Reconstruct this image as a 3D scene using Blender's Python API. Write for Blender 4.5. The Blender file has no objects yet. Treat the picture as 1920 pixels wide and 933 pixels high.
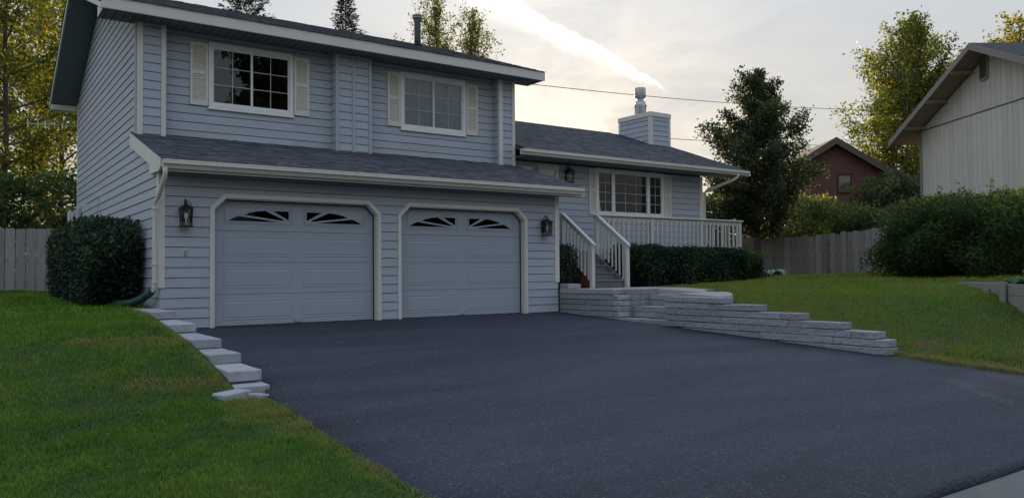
import bpy, math, random
import numpy as np
from mathutils import Vector, Matrix
random.seed(7); rng = np.random.default_rng(11)
S = bpy.context.scene
COL = S.collection
rad = math.radians

# ------------------------------------------------------------------ camera
CAM = np.array([-2.669, -13.443, 0.872])
def cam_axes(yaw, pitch, roll):
    fw = np.array([math.sin(yaw)*math.cos(pitch), math.cos(yaw)*math.cos(pitch), math.sin(pitch)])
    r0 = np.array([math.cos(yaw), -math.sin(yaw), 0.0]); u0 = np.cross(r0, fw)
    return r0*math.cos(roll)+u0*math.sin(roll), -r0*math.sin(roll)+u0*math.cos(roll), fw
cr, cu, cf = cam_axes(rad(35.196), rad(1.6416), rad(-0.4745))
cd = bpy.data.cameras.new('camera'); cam = bpy.data.objects.new('camera', cd); COL.objects.link(cam)
cd.sensor_width = 36; cd.lens = 1485/1920*36; cd.clip_start = .05; cd.clip_end = 5000
cam.matrix_world = Matrix(((cr[0], cu[0], -cf[0], CAM[0]), (cr[1], cu[1], -cf[1], CAM[1]), (cr[2], cu[2], -cf[2], CAM[2]), (0, 0, 0, 1)))
S.camera = cam

# ------------------------------------------------------------------ sky, sun, exposure
SUN_AZ, SUN_EL = rad(37.5), rad(11.0)       # azimuth from +Y towards +X
W = bpy.data.worlds.new('World'); S.world = W; W.use_nodes = True
wn, wl = W.node_tree.nodes, W.node_tree.links
wn.clear()
def wnode(t, **k):
    n = wn.new(t)
    for a, b in k.items(): setattr(n, a, b)
    return n
sky = wnode('ShaderNodeTexSky', sky_type='NISHITA', sun_disc=False)
sky.sun_elevation = SUN_EL; sky.sun_rotation = SUN_AZ
sky.altitude = 50; sky.air_density = 1.0; sky.dust_density = 3.0; sky.ozone_density = 1.6
bg = wnode('ShaderNodeBackground'); bg.inputs[1].default_value = 0.107
wo = wnode('ShaderNodeOutputWorld'); wl.new(bg.outputs[0], wo.inputs[0])
tc = wnode('ShaderNodeTexCoord')
def wmath(op, a, b=None, c=None, clamp=False):
    n = wnode('ShaderNodeMath', operation=op, use_clamp=clamp)
    for i, v in enumerate((a, b, c)):
        if v is None: continue
        if isinstance(v, (int, float)): n.inputs[i].default_value = v
        else: wl.new(v, n.inputs[i])
    return n.outputs[0]
def wdot(vec):
    n = wnode('ShaderNodeVectorMath', operation='DOT_PRODUCT'); wl.new(tc.outputs['Generated'], n.inputs[0])
    n.inputs[1].default_value = vec; return n.outputs['Value']
def wramp(v, a, b):
    n = wnode('ShaderNodeMapRange', interpolation_type='SMOOTHSTEP'); wl.new(v, n.inputs[0])
    n.inputs[1].default_value = a; n.inputs[2].default_value = b; return n.outputs[0]
def wmix(f, a, b):
    n = wnode('ShaderNodeMix', data_type='RGBA')
    for s, v in ((n.inputs[0], f), (n.inputs[6], a), (n.inputs[7], b)):
        if isinstance(v, (int, float)): s.default_value = v
        elif isinstance(v, tuple): s.default_value = v
        else: wl.new(v, s)
    return n.outputs[2]
# thin high haze and cirrus veil over the whole dome
mapn = wnode('ShaderNodeMapping'); wl.new(tc.outputs['Generated'], mapn.inputs[0])
mapn.inputs['Scale'].default_value = (1.0, 3.2, 7.0); mapn.inputs['Rotation'].default_value = (0.25, 0.3, 0.5)
cn = wnode('ShaderNodeTexNoise'); wl.new(mapn.outputs[0], cn.inputs[0])
cn.inputs['Scale'].default_value = 2.2; cn.inputs['Detail'].default_value = 7; cn.inputs['Roughness'].default_value = .62; cn.inputs['Distortion'].default_value = .6
veil = wmath('MULTIPLY_ADD', wramp(cn.outputs[0], .34, .74), .075, .892)
elev = wramp(wdot((0, 0, 1)), .10, .80)
haze = wmix(elev, (5.6, 5.65, 5.6, 1), (6.5, 7.9, 10.3, 1))          # white veil low down, bluer towards the zenith
c1 = wmix(veil, sky.outputs[0], haze)
# the old contrail: a broad bright band across the sky, sharp upper edge, feathered lower edge
def dirpx(x, y):
    d = cf + cr*((x-960)/1485) - cu*((y-466.5)/1485); return d/np.linalg.norm(d)
ta, tb = dirpx(905, -8), dirpx(1262, 176)
tn = np.cross(ta, tb); tn /= np.linalg.norm(tn)
if tn[2] < 0: tn = -tn
tt = tb-ta; tt /= np.linalg.norm(tt)
across = wdot(tuple(tn)); along = wdot(tuple(tt))
s_end, s_a = float(tb@tt), float(ta@tt)
n2 = wnode('ShaderNodeTexNoise'); wl.new(tc.outputs['Generated'], n2.inputs[0]); n2.inputs['Scale'].default_value = 26; n2.inputs['Detail'].default_value = 6; n2.inputs['Roughness'].default_value = .65
wob = wmath('MULTIPLY_ADD', n2.outputs[0], .022, -.011)
acr = wmath('ADD', across, wob)
k = wmath('MULTIPLY_ADD', along, -1/(s_end-s_a), s_end/(s_end-s_a))      # 1 at the top of the frame, 0 at the tip
kk = wmath('MINIMUM', wmath('MAXIMUM', k, 0.0), 1.0)
wid = wmath('MULTIPLY_ADD', wmath('POWER', kk, .75), .0175, .0012)
top = wmath('MULTIPLY', wid, .62); 
q = wmath('DIVIDE', acr, wid)
up_edge = wnode('ShaderNodeMapRange', interpolation_type='SMOOTHSTEP'); wl.new(q, up_edge.inputs[0]); up_edge.inputs[1].default_value = 1.1; up_edge.inputs[2].default_value = .45
lo_edge = wnode('ShaderNodeMapRange', interpolation_type='SMOOTHSTEP'); wl.new(q, lo_edge.inputs[0]); lo_edge.inputs[1].default_value = -1.5; lo_edge.inputs[2].default_value = .5
tail = wramp(k, -.03, .22)
trail = wmath('MULTIPLY', wmath('MULTIPLY', up_edge.outputs[0], lo_edge.outputs[0]), wmath('MULTIPLY', tail, .9))
c2 = wmix(trail, c1, (14.0, 13.4, 12.2, 1))
wl.new(c2, bg.inputs[0])

sun_d = bpy.data.lights.new('sun', 'SUN'); sun = bpy.data.objects.new('sun', sun_d); COL.objects.link(sun)
sun_d.energy = 5.0; sun_d.angle = rad(.6); sun_d.color = (1.0, .74, .46)
sv = Vector((math.sin(SUN_AZ)*math.cos(SUN_EL), math.cos(SUN_AZ)*math.cos(SUN_EL), math.sin(SUN_EL)))
sun.rotation_euler = sv.to_track_quat('Z', 'Y').to_euler(); sun.location = (30, 40, 30)
S.view_settings.view_transform = 'Standard'; S.view_settings.look = 'None'
S.view_settings.exposure = 0.0; S.view_settings.gamma = 1.0; S.view_settings.use_curve_mapping = False
S.render.engine = 'CYCLES'; S.cycles.use_denoising = True; S.cycles.max_bounces = 8; S.cycles.transparent_max_bounces = 12

# ------------------------------------------------------------------ materials
def new_mat(name):
    m = bpy.data.materials.new(name); m.use_nodes = True
    nt = m.node_tree; return m, nt.nodes, nt.links, nt.nodes['Principled BSDF']
def mat(name, col, rough=.6, var=.08, scale=3.0, bump=0, bscale=60, piece=.0, spec=.35, metal=0, bdist=.01, stain=None, stretch=(1, 1, 1)):
    """plain paint, wood, concrete...: base colour with fine and broad noise, per-piece tone, optional stain colour"""
    m, n, l, b = new_mat(name)
    t = n.new('ShaderNodeTexCoord'); mp = n.new('ShaderNodeMapping'); l.new(t.outputs['Object'], mp.inputs[0]); mp.inputs['Scale'].default_value = stretch
    nz = n.new('ShaderNodeTexNoise'); nz.inputs['Scale'].default_value = scale; nz.inputs['Detail'].default_value = 6; nz.inputs['Roughness'].default_value = .65
    l.new(mp.outputs[0], nz.inputs[0])
    oi = n.new('ShaderNodeObjectInfo')
    a = n.new('ShaderNodeMath'); a.operation = 'MULTIPLY_ADD'; l.new(nz.outputs[0], a.inputs[0]); a.inputs[1].default_value = var*2.6; a.inputs[2].default_value = 1-var*1.3
    c = n.new('ShaderNodeMath'); c.operation = 'MULTIPLY_ADD'; l.new(oi.outputs['Random'], c.inputs[0]); c.inputs[1].default_value = piece*2; c.inputs[2].default_value = 1-piece
    d = n.new('ShaderNodeMath'); d.operation = 'MULTIPLY'; l.new(a.outputs[0], d.inputs[0]); l.new(c.outputs[0], d.inputs[1])
    base = n.new('ShaderNodeRGB'); base.outputs[0].default_value = (*col, 1); src = base.outputs[0]
    if stain:
        sz = n.new('ShaderNodeTexNoise'); sz.inputs['Scale'].default_value = stain[1]; sz.inputs['Detail'].default_value = 8; sz.inputs['Roughness'].default_value = .7
        l.new(mp.outputs[0], sz.inputs[0])
        r = n.new('ShaderNodeMapRange'); l.new(sz.outputs[0], r.inputs[0]); r.inputs[1].default_value = .5; r.inputs[2].default_value = .75; r.inputs[4].default_value = stain[2]
        mx = n.new('ShaderNodeMix'); mx.data_type = 'RGBA'; l.new(r.outputs[0], mx.inputs[0]); l.new(src, mx.inputs[6]); mx.inputs[7].default_value = (*stain[0], 1); src = mx.outputs[2]
    v = n.new('ShaderNodeVectorMath'); v.operation = 'SCALE'; l.new(src, v.inputs[0]); l.new(d.outputs[0], v.inputs['Scale'])
    l.new(v.outputs[0], b.inputs['Base Color'])
    b.inputs['Roughness'].default_value = rough; b.inputs['Specular IOR Level'].default_value = spec; b.inputs['Metallic'].default_value = metal
    if bump:
        bz = n.new('ShaderNodeTexNoise'); bz.inputs['Scale'].default_value = bscale; bz.inputs['Detail'].default_value = 5; l.new(mp.outputs[0], bz.inputs[0])
        bp = n.new('ShaderNodeBump'); bp.inputs['Strength'].default_value = bump; bp.inputs['Distance'].default_value = bdist
        l.new(bz.outputs[0], bp.inputs['Height']); l.new(bp.outputs[0], b.inputs['Normal'])
    return m
def leaf_mat(name, ramp, trans=.35, rough=.55, pas=1.5):
    """foliage: colour from the per-leaf 'tint' value, part of the light passes through the blade"""
    m, n, l, b = new_mat(name)
    at = n.new('ShaderNodeAttribute'); at.attribute_name = 'tint'
    cr_ = n.new('ShaderNodeValToRGB'); e = cr_.color_ramp.elements
    while len(e) < len(ramp): e.new(.5)
    for i, (p, c) in enumerate(ramp): e[i].position = p; e[i].color = (*c, 1)
    l.new(at.outputs['Fac'], cr_.inputs[0]); l.new(cr_.outputs[0], b.inputs['Base Color'])
    b.inputs['Roughness'].default_value = rough; b.inputs['Specular IOR Level'].default_value = .25
    tr = n.new('ShaderNodeBsdfTranslucent')
    hs = n.new('ShaderNodeHueSaturation'); hs.inputs['Value'].default_value = pas; hs.inputs['Saturation'].default_value = 1.12; l.new(cr_.outputs[0], hs.inputs['Color']); l.new(hs.outputs[0], tr.inputs[0])
    mx = n.new('ShaderNodeMixShader'); mx.inputs[0].default_value = trans
    l.new(b.outputs[0], mx.inputs[1]); l.new(tr.outputs[0], mx.inputs[2]); l.new(mx.outputs[0], n['Material Output'].inputs[0])
    return m
def tint_mat(name, dark, light, rough=.85, bump=.35, bscale=250, spec=.25):
    m, n, l, b = new_mat(name)
    at = n.new('ShaderNodeAttribute'); at.attribute_name = 'tint'
    mx = n.new('ShaderNodeMix'); mx.data_type = 'RGBA'; l.new(at.outputs['Fac'], mx.inputs[0]); mx.inputs[6].default_value = (*dark, 1); mx.inputs[7].default_value = (*light, 1)
    t = n.new('ShaderNodeTexCoord'); nz = n.new('ShaderNodeTexNoise'); nz.inputs['Scale'].default_value = bscale; l.new(t.outputs['Object'], nz.inputs[0])
    v = n.new('ShaderNodeVectorMath'); v.operation = 'SCALE'; l.new(mx.outputs[2], v.inputs[0])
    r = n.new('ShaderNodeMapRange'); l.new(nz.outputs[0], r.inputs[0]); r.inputs[1].default_value = .3; r.inputs[2].default_value = .7; r.inputs[3].default_value = .6; r.inputs[4].default_value = 1.4
    l.new(r.outputs[0], v.inputs['Scale']); l.new(v.outputs[0], b.inputs['Base Color'])
    b.inputs['Roughness'].default_value = rough; b.inputs['Specular IOR Level'].default_value = spec
    bp = n.new('ShaderNodeBump'); bp.inputs['Strength'].default_value = bump; bp.inputs['Distance'].default_value = .004; l.new(nz.outputs[0], bp.inputs['Height']); l.new(bp.outputs[0], b.inputs['Normal'])
    return m
def glass_mat(name, tint=(.85, .9, .92), ior=1.5, rough=.0, gain=1.0):
    m, n, l, b = new_mat(name); n.remove(b)
    tr = n.new('ShaderNodeBsdfTransparent'); tr.inputs[0].default_value = (*tint, 1)
    gl = n.new('ShaderNodeBsdfGlossy'); gl.inputs['Roughness'].default_value = rough
    fr = n.new('ShaderNodeFresnel'); fr.inputs[0].default_value = ior
    f2 = n.new('ShaderNodeMath'); f2.operation = 'MULTIPLY_ADD'; l.new(fr.outputs[0], f2.inputs[0]); f2.inputs[1].default_value = gain; f2.inputs[2].default_value = .0; f2.use_clamp = True
    mx = n.new('ShaderNodeMixShader'); l.new(f2.outputs[0], mx.inputs[0]); l.new(tr.outputs[0], mx.inputs[1]); l.new(gl.outputs[0], mx.inputs[2])
    l.new(mx.outputs[0], n['Material Output'].inputs[0]); return m
def asphalt_mat():
    m, n, l, b = new_mat('asphalt')
    t = n.new('ShaderNodeTexCoord')
    vo = n.new('ShaderNodeTexVoronoi'); vo.inputs['Scale'].default_value = 80; l.new(t.outputs['Object'], vo.inputs[0])
    nz = n.new('ShaderNodeTexNoise'); nz.inputs['Scale'].default_value = .8; nz.inputs['Detail'].default_value = 6; nz.inputs['Roughness'].default_value = .6; nz.inputs['Distortion'].default_value = .7; mpa = n.new('ShaderNodeMapping'); mpa.inputs['Scale'].default_value = (.35, 1.7, 1); mpa.inputs['Rotation'].default_value = (0, 0, .12); l.new(t.outputs['Object'], mpa.inputs[0]); l.new(mpa.outputs[0], nz.inputs[0])
    n3 = n.new('ShaderNodeTexNoise'); n3.inputs['Scale'].default_value = 55; n3.inputs['Detail'].default_value = 4; n3.inputs['Roughness'].default_value = .7; l.new(t.outputs['Object'], n3.inputs[0])
    sp = n.new('ShaderNodeSeparateColor'); l.new(vo.outputs['Color'], sp.inputs[0])
    st = n.new('ShaderNodeMapRange'); l.new(sp.outputs[0], st.inputs[0]); st.inputs[1].default_value = .90; st.inputs[2].default_value = 1.0; st.inputs[3].default_value = 0; st.inputs[4].default_value = .75
    gr = n.new('ShaderNodeMapRange'); l.new(n3.outputs[0], gr.inputs[0]); gr.inputs[1].default_value = .36; gr.inputs[2].default_value = .66; gr.inputs[3].default_value = .45; gr.inputs[4].default_value = 1.75
    br = n.new('ShaderNodeMapRange'); l.new(nz.outputs[0], br.inputs[0]); br.inputs[1].default_value = .3; br.inputs[2].default_value = .7; br.inputs[3].default_value = .6; br.inputs[4].default_value = 1.45
    mu = n.new('ShaderNodeMath'); mu.operation = 'MULTIPLY'; l.new(gr.outputs[0], mu.inputs[0]); l.new(br.outputs[0], mu.inputs[1])
    base = n.new('ShaderNodeVectorMath'); base.operation = 'SCALE'; base.inputs[0].default_value = (.027, .030, .045); l.new(mu.outputs[0], base.inputs['Scale'])
    mx = n.new('ShaderNodeMix'); mx.data_type = 'RGBA'; l.new(st.outputs[0], mx.inputs[0]); l.new(base.outputs[0], mx.inputs[6]); mx.inputs[7].default_value = (.15, .15, .165, 1)
    l.new(mx.outputs[2], b.inputs['Base Color'])
    b.inputs['Roughness'].default_value = .66; b.inputs['Specular IOR Level'].default_value = .30
    ad = n.new('ShaderNodeMath'); ad.operation = 'SUBTRACT'; l.new(n3.outputs[0], ad.inputs[0]); l.new(vo.outputs['Distance'], ad.inputs[1])
    bp = n.new('ShaderNodeBump'); bp.inputs['Strength'].default_value = .75; bp.inputs['Distance'].default_value = .008; l.new(ad.outputs[0], bp.inputs['Height']); l.new(bp.outputs[0], b.inputs['Normal'])
    return m
SIDING = (.40, .438, .485)
M = dict(
    siding=mat('blue grey siding paint', SIDING, .6, .07, 1.6, .10, 70, piece=.045, stretch=(1, 1, 6)),
    side_trim=mat('blue grey trim paint', (.38, .415, .455), .6, .06, 4),
    trim=mat('off white trim paint', (.66, .64, .58), .5, .06, 5, .05, 40, piece=.02),
    shutter=mat('ivory shutter plastic', (.68, .65, .57), .5, .04, 6),
    vinyl=mat('white window vinyl', (.76, .76, .74), .4, .03, 6),
    grille=mat('pale grey window grille', (.50, .51, .50), .5, .03, 6),
    gutter=mat('cream gutter metal', (.62, .60, .52), .4, .07, 3, stain=((.36, .34, .29), 7, .35)),
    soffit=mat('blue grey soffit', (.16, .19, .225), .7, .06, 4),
    door=mat('pale grey garage door paint', (.36, .405, .45), .55, .05, .9, .05, 40),
    roofbase=mat('roof deck felt', (.06, .06, .07), .9),
    shingle=tint_mat('grey shingles', (.018, .021, .028), (.085, .09, .105), .62, spec=.5),
    glass=glass_mat('window glass'), lampglass=glass_mat('lantern glass', (.93, .94, .92), 1.35), doorglass=glass_mat('dark garage glass', (.3, .3, .3), 1.4, .02, .5),
    room=mat('dim room walls', (.10, .095, .09), .9), curtain=mat('grey blind', (.78, .78, .78), .8, .1, 3, stretch=(9, 1, 1)),
    sheer=mat('pale sheer curtain', (.30, .33, .37), .9, .12, 3, stretch=(9, 1, 1)),
    black=mat('black lantern metal', (.012, .012, .014), .45, .1, 8), bulb=mat('frosted bulb', (.8, .78, .72), .3, .02),
    metal=mat('galvanised flue metal', (.42, .43, .44), .38, .12, 6, metal=.85), pipe=mat('grey vent pipe', (.30, .33, .37), .5, .1, 5, metal=.3),
    block=mat('grey wall block concrete', (.30, .31, .33), .92, .22, 16, 1.0, 22, piece=.12, bdist=.03, stain=((.17, .17, .17), 9, .7)),
    cap=mat('grey cap block concrete', (.36, .37, .385), .9, .17, 12, .7, 40, piece=.09, bdist=.012, stain=((.21, .21, .20), 5, .65)),
    concrete=mat('walkway concrete', (.36, .36, .35), .9, .12, 4, .2, 60, stain=((.25, .24, .22), 2, .4)),
    gutterpan=mat('street gutter concrete', (.15, .148, .14), .9, .2, 5, .4, 50, stain=((.16, .15, .13), 2.5, .7)),
    railing=mat('cream railing paint', (.60, .59, .54), .55, .06, 6, .05, 30, piece=.04),
    tread=mat('grey stair paint', (.17, .175, .19), .7, .12, 6, .1, 40, piece=.05), stringer=mat('redwood stringer', (.13, .05, .03), .8, .2, 8, stretch=(1, 1, 6)),
    fence=mat('weathered cedar', (.33, .32, .31), .9, .22, 4, .5, 30, piece=.20, stretch=(5, 5, .6), stain=((.10, .09, .085), 5, .7)),
    fence_old=mat('darker weathered cedar', (.235, .22, .21), .9, .25, 4, .5, 30, piece=.24, stretch=(5, 5, .6), stain=((.10, .09, .085), 5, .8)),
    timber=mat('weathered timber', (.24, .23, .21), .9, .25, 5, .5, 30, piece=.15, stretch=(1, 1, 5)),
    bark=mat('grey brown bark', (.10, .08, .065), .95, .3, 7, .8, 25, stretch=(1, 1, .3)), birch=mat('pale birch bark', (.42, .39, .34), .85, .3, 5, .4, 20, stain=((.06, .05, .04), 6, .8), stretch=(1, 1, 3)),
    twig=mat('brown twigs', (.10, .075, .055), .9, .2, 6), hose=mat('green drain hose', (.012, .065, .058), .5, .15, 9),
    asphalt=asphalt_mat(), street=mat('street asphalt', (.07, .07, .072), .85, .15, 20, .4, 90),
    soil=mat('lawn thatch and soil', (.040, .062, .018), .95, .35, 2.5, .9, 35, stain=((.06, .05, .022), 1.3, .5)),
    bed=mat('dark bed soil', (.035, .026, .02), .95, .3, 6, .9, 20),
    nwall=mat('neighbour grey plywood siding', (.56, .535, .485), .85, .10, 2, .2, 40, piece=.06, stretch=(4, 4, .5)), ntrim=mat('neighbour taupe trim', (.24, .22, .20), .8, .1, 4),
    nsoffit=mat('neighbour tan soffit', (.30, .24, .18), .8, .1, 4), nroof=mat('dark roof felt', (.045, .045, .05), .9, .2, 20),
    red=mat('dark red house paint', (.12, .055, .048), .85, .10, 2, .15, 30, stretch=(6, 6, .5)), redroof=mat('brown roof shingles', (.11, .09, .065), .9, .25, 12, .3, 40),
    dark=mat('dark brown frame', (.05, .025, .02), .8), blind=mat('tan window blind', (.42, .34, .22), .8, .06),
    wire=mat('grey cable', (.09, .09, .09), .7), plastic=mat('pale grey plastic', (.62, .62, .60), .5, .05), aluminium=mat('dull aluminium', (.55, .55, .53), .45, .1, 8, metal=.5),
    grass=leaf_mat('grass blades', [(0, (.018, .050, .007)), (.35, (.074, .185, .015)), (.6, (.145, .265, .028)), (.72, (.225, .260, .050)), (.86, (.180, .140, .035)), (1, (.30, .24, .10))], .30, .6),
    hedge=leaf_mat('dark hedge leaves', [(0, (.008, .022, .012)), (.5, (.018, .045, .024)), (1, (.075, .125, .062))], .25, .45),
    shrub=leaf_mat('green shrub leaves', [(0, (.014, .028, .010)), (.5, (.034, .062, .018)), (.85, (.075, .105, .026)), (1, (.15, .14, .03))], .42, .5, 3.0),
    autumn=leaf_mat('early autumn birch leaves', [(0, (.030, .042, .010)), (.5, (.085, .098, .020)), (.85, (.19, .16, .028)), (1, (.36, .20, .03))], .55, .5, 3.4),
    darkleaf=leaf_mat('dark grey green leaves', [(0, (.012, .020, .012)), (.55, (.032, .045, .022)), (1, (.095, .10, .035))], .45, .5, 3.2),
    needle=leaf_mat('spruce needles', [(0, (.010, .020, .014)), (.6, (.024, .042, .026)), (1, (.055, .075, .04))], .12),
    hosta=leaf_mat('variegated hosta leaves', [(0, (.05, .10, .05)), (.5, (.12, .18, .09)), (1, (.55, .58, .48))], .25),
    rhubarb=leaf_mat('broad garden leaves', [(0, (.025, .07, .03)), (.6, (.05, .12, .05)), (1, (.16, .24, .14))], .3),
)

# ------------------------------------------------------------------ builders
ORG = {}
def tag(o, label=None, cat=None, group=None, kind=None):
    for k_, v_ in (('label', label), ('category', cat), ('group', group), ('kind', kind)):
        if v_: o[k_] = v_
    return o
def empty(name, loc, label, cat, group=None):
    o = bpy.data.objects.new(name, None); COL.objects.link(o); o.location = loc; o.empty_display_size = .2
    ORG[o.name] = np.array(loc, float); return tag(o, label, cat, group)
def link(name, me, m=None, parent=None, loc=(0, 0, 0)):
    if m is not None and not me.materials: me.materials.append(M[m] if isinstance(m, str) else m)
    o = bpy.data.objects.new(name, me); COL.objects.link(o); o.location = loc
    if parent is not None: o.parent = parent; ORG[o.name] = ORG[parent.name]+np.array(loc)
    else: ORG[o.name] = np.array(loc, float)
    return o
class MB:
    def __init__(s): s.v = []; s.f = []
    def add(s, vs, fs):
        b = len(s.v); s.v += [tuple(map(float, p)) for p in vs]; s.f += [tuple(b+i for i in q) for q in fs]; return s
    def hexa(s, p):      # bottom 4 (ccw), top 4
        return s.add(p, [(3, 2, 1, 0), (4, 5, 6, 7), (0, 1, 5, 4), (1, 2, 6, 5), (2, 3, 7, 6), (3, 0, 4, 7)])
    def box(s, x0, x1, y0, y1, z0, z1):
        return s.hexa([(x0, y0, z0), (x1, y0, z0), (x1, y1, z0), (x0, y1, z0), (x0, y0, z1), (x1, y0, z1), (x1, y1, z1), (x0, y1, z1)])
    def cbox(s, x0, x1, y0, y1, z0, z1, c=.008, jit=0):
        L, H = np.array((x0, y0, z0)), np.array((x1, y1, z1)); vs = []; idx = {}
        for sx in (0, 1):
            for sy in (0, 1):
                for sz in (0, 1):
                    for ax in range(3):
                        p = [0, 0, 0]
                        for a_, t in enumerate((sx, sy, sz)):
                            e_ = (H[a_] if t else L[a_]); p[a_] = e_ if a_ == ax else e_+(-c if t else c)
                        idx[(sx, sy, sz, ax)] = len(vs); vs.append([p[i]+(random.uniform(-jit, jit) if jit else 0) for i in range(3)])
        fs = []
        def q(*k_): fs.append(tuple(idx[i] for i in k_))
        for t in (0, 1):
            for ax in range(3):
                o = [i for i in range(3) if i != ax]; ks = []
                for a_, b_ in ((0, 0), (1, 0), (1, 1), (0, 1)):
                    t3 = [0, 0, 0]; t3[ax] = t; t3[o[0]] = a_; t3[o[1]] = b_; ks.append((*t3, ax))
                flip = (t == 1) != (ax == 1)
                q(*(ks if flip else ks[::-1]))
        for ax in range(3):
            o = [i for i in range(3) if i != ax]
            for a_ in (0, 1):
                for b_ in (0, 1):
                    A = [0, 0, 0]; B = [0, 0, 0]; A[ax] = 0; B[ax] = 1
                    for T in (A, B): T[o[0]] = a_; T[o[1]] = b_
                    q((*A, o[0]), (*B, o[0]), (*B, o[1]), (*A, o[1]))
        for sx in (0, 1):
            for sy in (0, 1):
                for sz in (0, 1): fs.append(tuple(idx[(sx, sy, sz, a_)] for a_ in range(3)))
        return s.add(vs, fs)
    def prism(s, poly, ax, lo, hi):      # poly in the two other axes, extruded along ax
        def P(p, t): return (t, p[0], p[1]) if ax == 0 else ((p[0], t, p[1]) if ax == 1 else (p[0], p[1], t))
        n = len(poly); vs = [P(p, lo) for p in poly]+[P(p, hi) for p in poly]
        return s.add(vs, [tuple(range(n))[::-1], tuple(range(n, 2*n))]+[(i, (i+1) % n, n+(i+1) % n, n+i) for i in range(n)])
    def tube(s, pts, r, n=8, cap=True):
        pts = [Vector(p) for p in pts]; k_ = len(pts); rs = r if isinstance(r, (list, tuple)) else [r]*k_; vs = []
        up = Vector((.31, .17, .93))
        for i, p in enumerate(pts):
            d = (pts[min(i+1, k_-1)]-pts[max(i-1, 0)]).normalized(); a_ = d.cross(up)
            if a_.length < .05: a_ = d.cross(Vector((1, 0, 0)))
            a_.normalize(); b_ = d.cross(a_)
            for j in range(n):
                t = 2*math.pi*j/n; vs.append(p+(a_*math.cos(t)+b_*math.sin(t))*rs[i])
        fs = [(i*n+j, i*n+(j+1) % n, (i+1)*n+(j+1) % n, (i+1)*n+j) for i in range(k_-1) for j in range(n)]
        if cap: fs += [tuple(range(n))[::-1], tuple(range((k_-1)*n, k_*n))]
        return s.add(vs, fs)
    def lathe(s, prof, c, n=16):
        vs = [(c[0]+r*math.cos(2*math.pi*j/n), c[1]+r*math.sin(2*math.pi*j/n), c[2]+z) for r, z in prof for j in range(n)]
        k_ = len(prof)
        return s.add(vs, [(i*n+j, i*n+(j+1) % n, (i+1)*n+(j+1) % n, (i+1)*n+j) for i in range(k_-1) for j in range(n)]+[tuple(range(n))[::-1], tuple(range((k_-1)*n, k_*n))])
    def mesh(s, name, org=(0, 0, 0), smooth=False):
        me = bpy.data.meshes.new(name); o = np.array(org, float)
        me.from_pydata([tuple(np.array(p)-o) for p in s.v], [], s.f)
        import bmesh as _b
        bm = _b.new(); bm.from_mesh(me); _b.ops.recalc_face_normals(bm, faces=bm.faces); bm.to_mesh(me); bm.free()
        if smooth: me.polygons.foreach_set('use_smooth', [True]*len(me.polygons))
        return me
    def build(s, name, m, parent=None, smooth=False):
        org = ORG[parent.name] if parent is not None else (0, 0, 0)
        return link(name, s.mesh(name, org, smooth), m, parent)
def np_mesh(name, verts, quads, tint, m, parent=None, smooth=False):
    """big mesh straight from arrays; quads (M,4) or tris (M,3); tint per vertex"""
    org = ORG[parent.name] if parent is not None else np.zeros(3)
    me = bpy.data.meshes.new(name); n, k_ = quads.shape
    me.vertices.add(len(verts)); me.vertices.foreach_set('co', (verts-org).astype(np.float32).ravel())
    me.loops.add(n*k_); me.loops.foreach_set('vertex_index', quads.astype(np.int32).ravel())
    me.polygons.add(n); me.polygons.foreach_set('loop_start', np.arange(0, n*k_, k_, dtype=np.int32))
    if smooth: me.polygons.foreach_set('use_smooth', np.ones(n, dtype=bool))
    me.update(calc_edges=True)
    a = me.attributes.new('tint', 'FLOAT', 'POINT'); a.data.foreach_set('value', tint.astype(np.float32))
    return link(name, me, m, parent)

# ------------------------------------------------------------------ terrain
def drive_z(y): return .054*min(y, 0.0)
LY = [-60, -10.8, -6.2, -5.75, -5.3, -4.5, -3.7, -2.5, -1.3, 0, 11.5, 40]
LZ = [-.62, -.56, -.325, -.322, -.215, -.055, .075, .195, .32, .335, .42, .5]
RY = [-60, -10.8, -7.4, -6.9, -5.2, -4.2, -2.8, 40]
RZ = [-.62, -.57, -.38, -.27, .10, .31, .40, .47]
def smooth(t): t = np.clip(t, 0, 1); return t*t*(3-2*t)
def wall_x(y): return 8.05+.05*np.clip(-y, 0, 7.3)
def ground_z(x, y):
    x = np.asarray(x, float); y = np.asarray(y, float)
    wob = .018*np.sin(x*1.7+y*.9)+.014*np.sin(y*2.3-x*1.1)+.01*np.sin(x*4.1+1.3*y)
    left = np.interp(y, LY, LZ)+.02*smooth((-x-.3)/2.0)+wob*smooth((-x-.2)/.8)
    e = np.interp(y, RY, RZ)
    plat = .50+.22*smooth((x-11)/7)*smooth((4-y)/6)
    w_ = wall_x(y)
    right = e+(plat-e)*smooth((x-w_-.25)/4.6)+wob*1.1*smooth((x-w_-.4)/1.0)
    mid = .054*np.minimum(y, 0)-.09
    far = smooth((y-14)/10)
    cutl = np.where(y > -.15, -.02, np.where(y > -5.55, -.385, np.interp(y, [-10.8, -9.2, -7.6, -6.4, -5.6], [-.40, -.31, -.28, -.22, -.2]))); cutr = np.where(y < -7.25, np.interp(y, [-10.8, -9, -7.5], [8.54, 8.36, 8.36]), w_+.22+np.where((y > -3.05) & (y < -1.55), 1.2, 0))
    z = np.where(x < cutl, left, np.where(x > cutr, right, mid))
    base = np.where(y > 11.0, .42+.08*smooth((x-0)/10), z)
    z = np.where(y > 11.0, base, z)
    hill = .9*smooth((np.hypot(x-5, y)-34)/60)
    street = np.where(y < -10.9, -.66, z)
    return np.where(y < -10.9, street, z)+np.where(y < -10.9, 0, hill)
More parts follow.
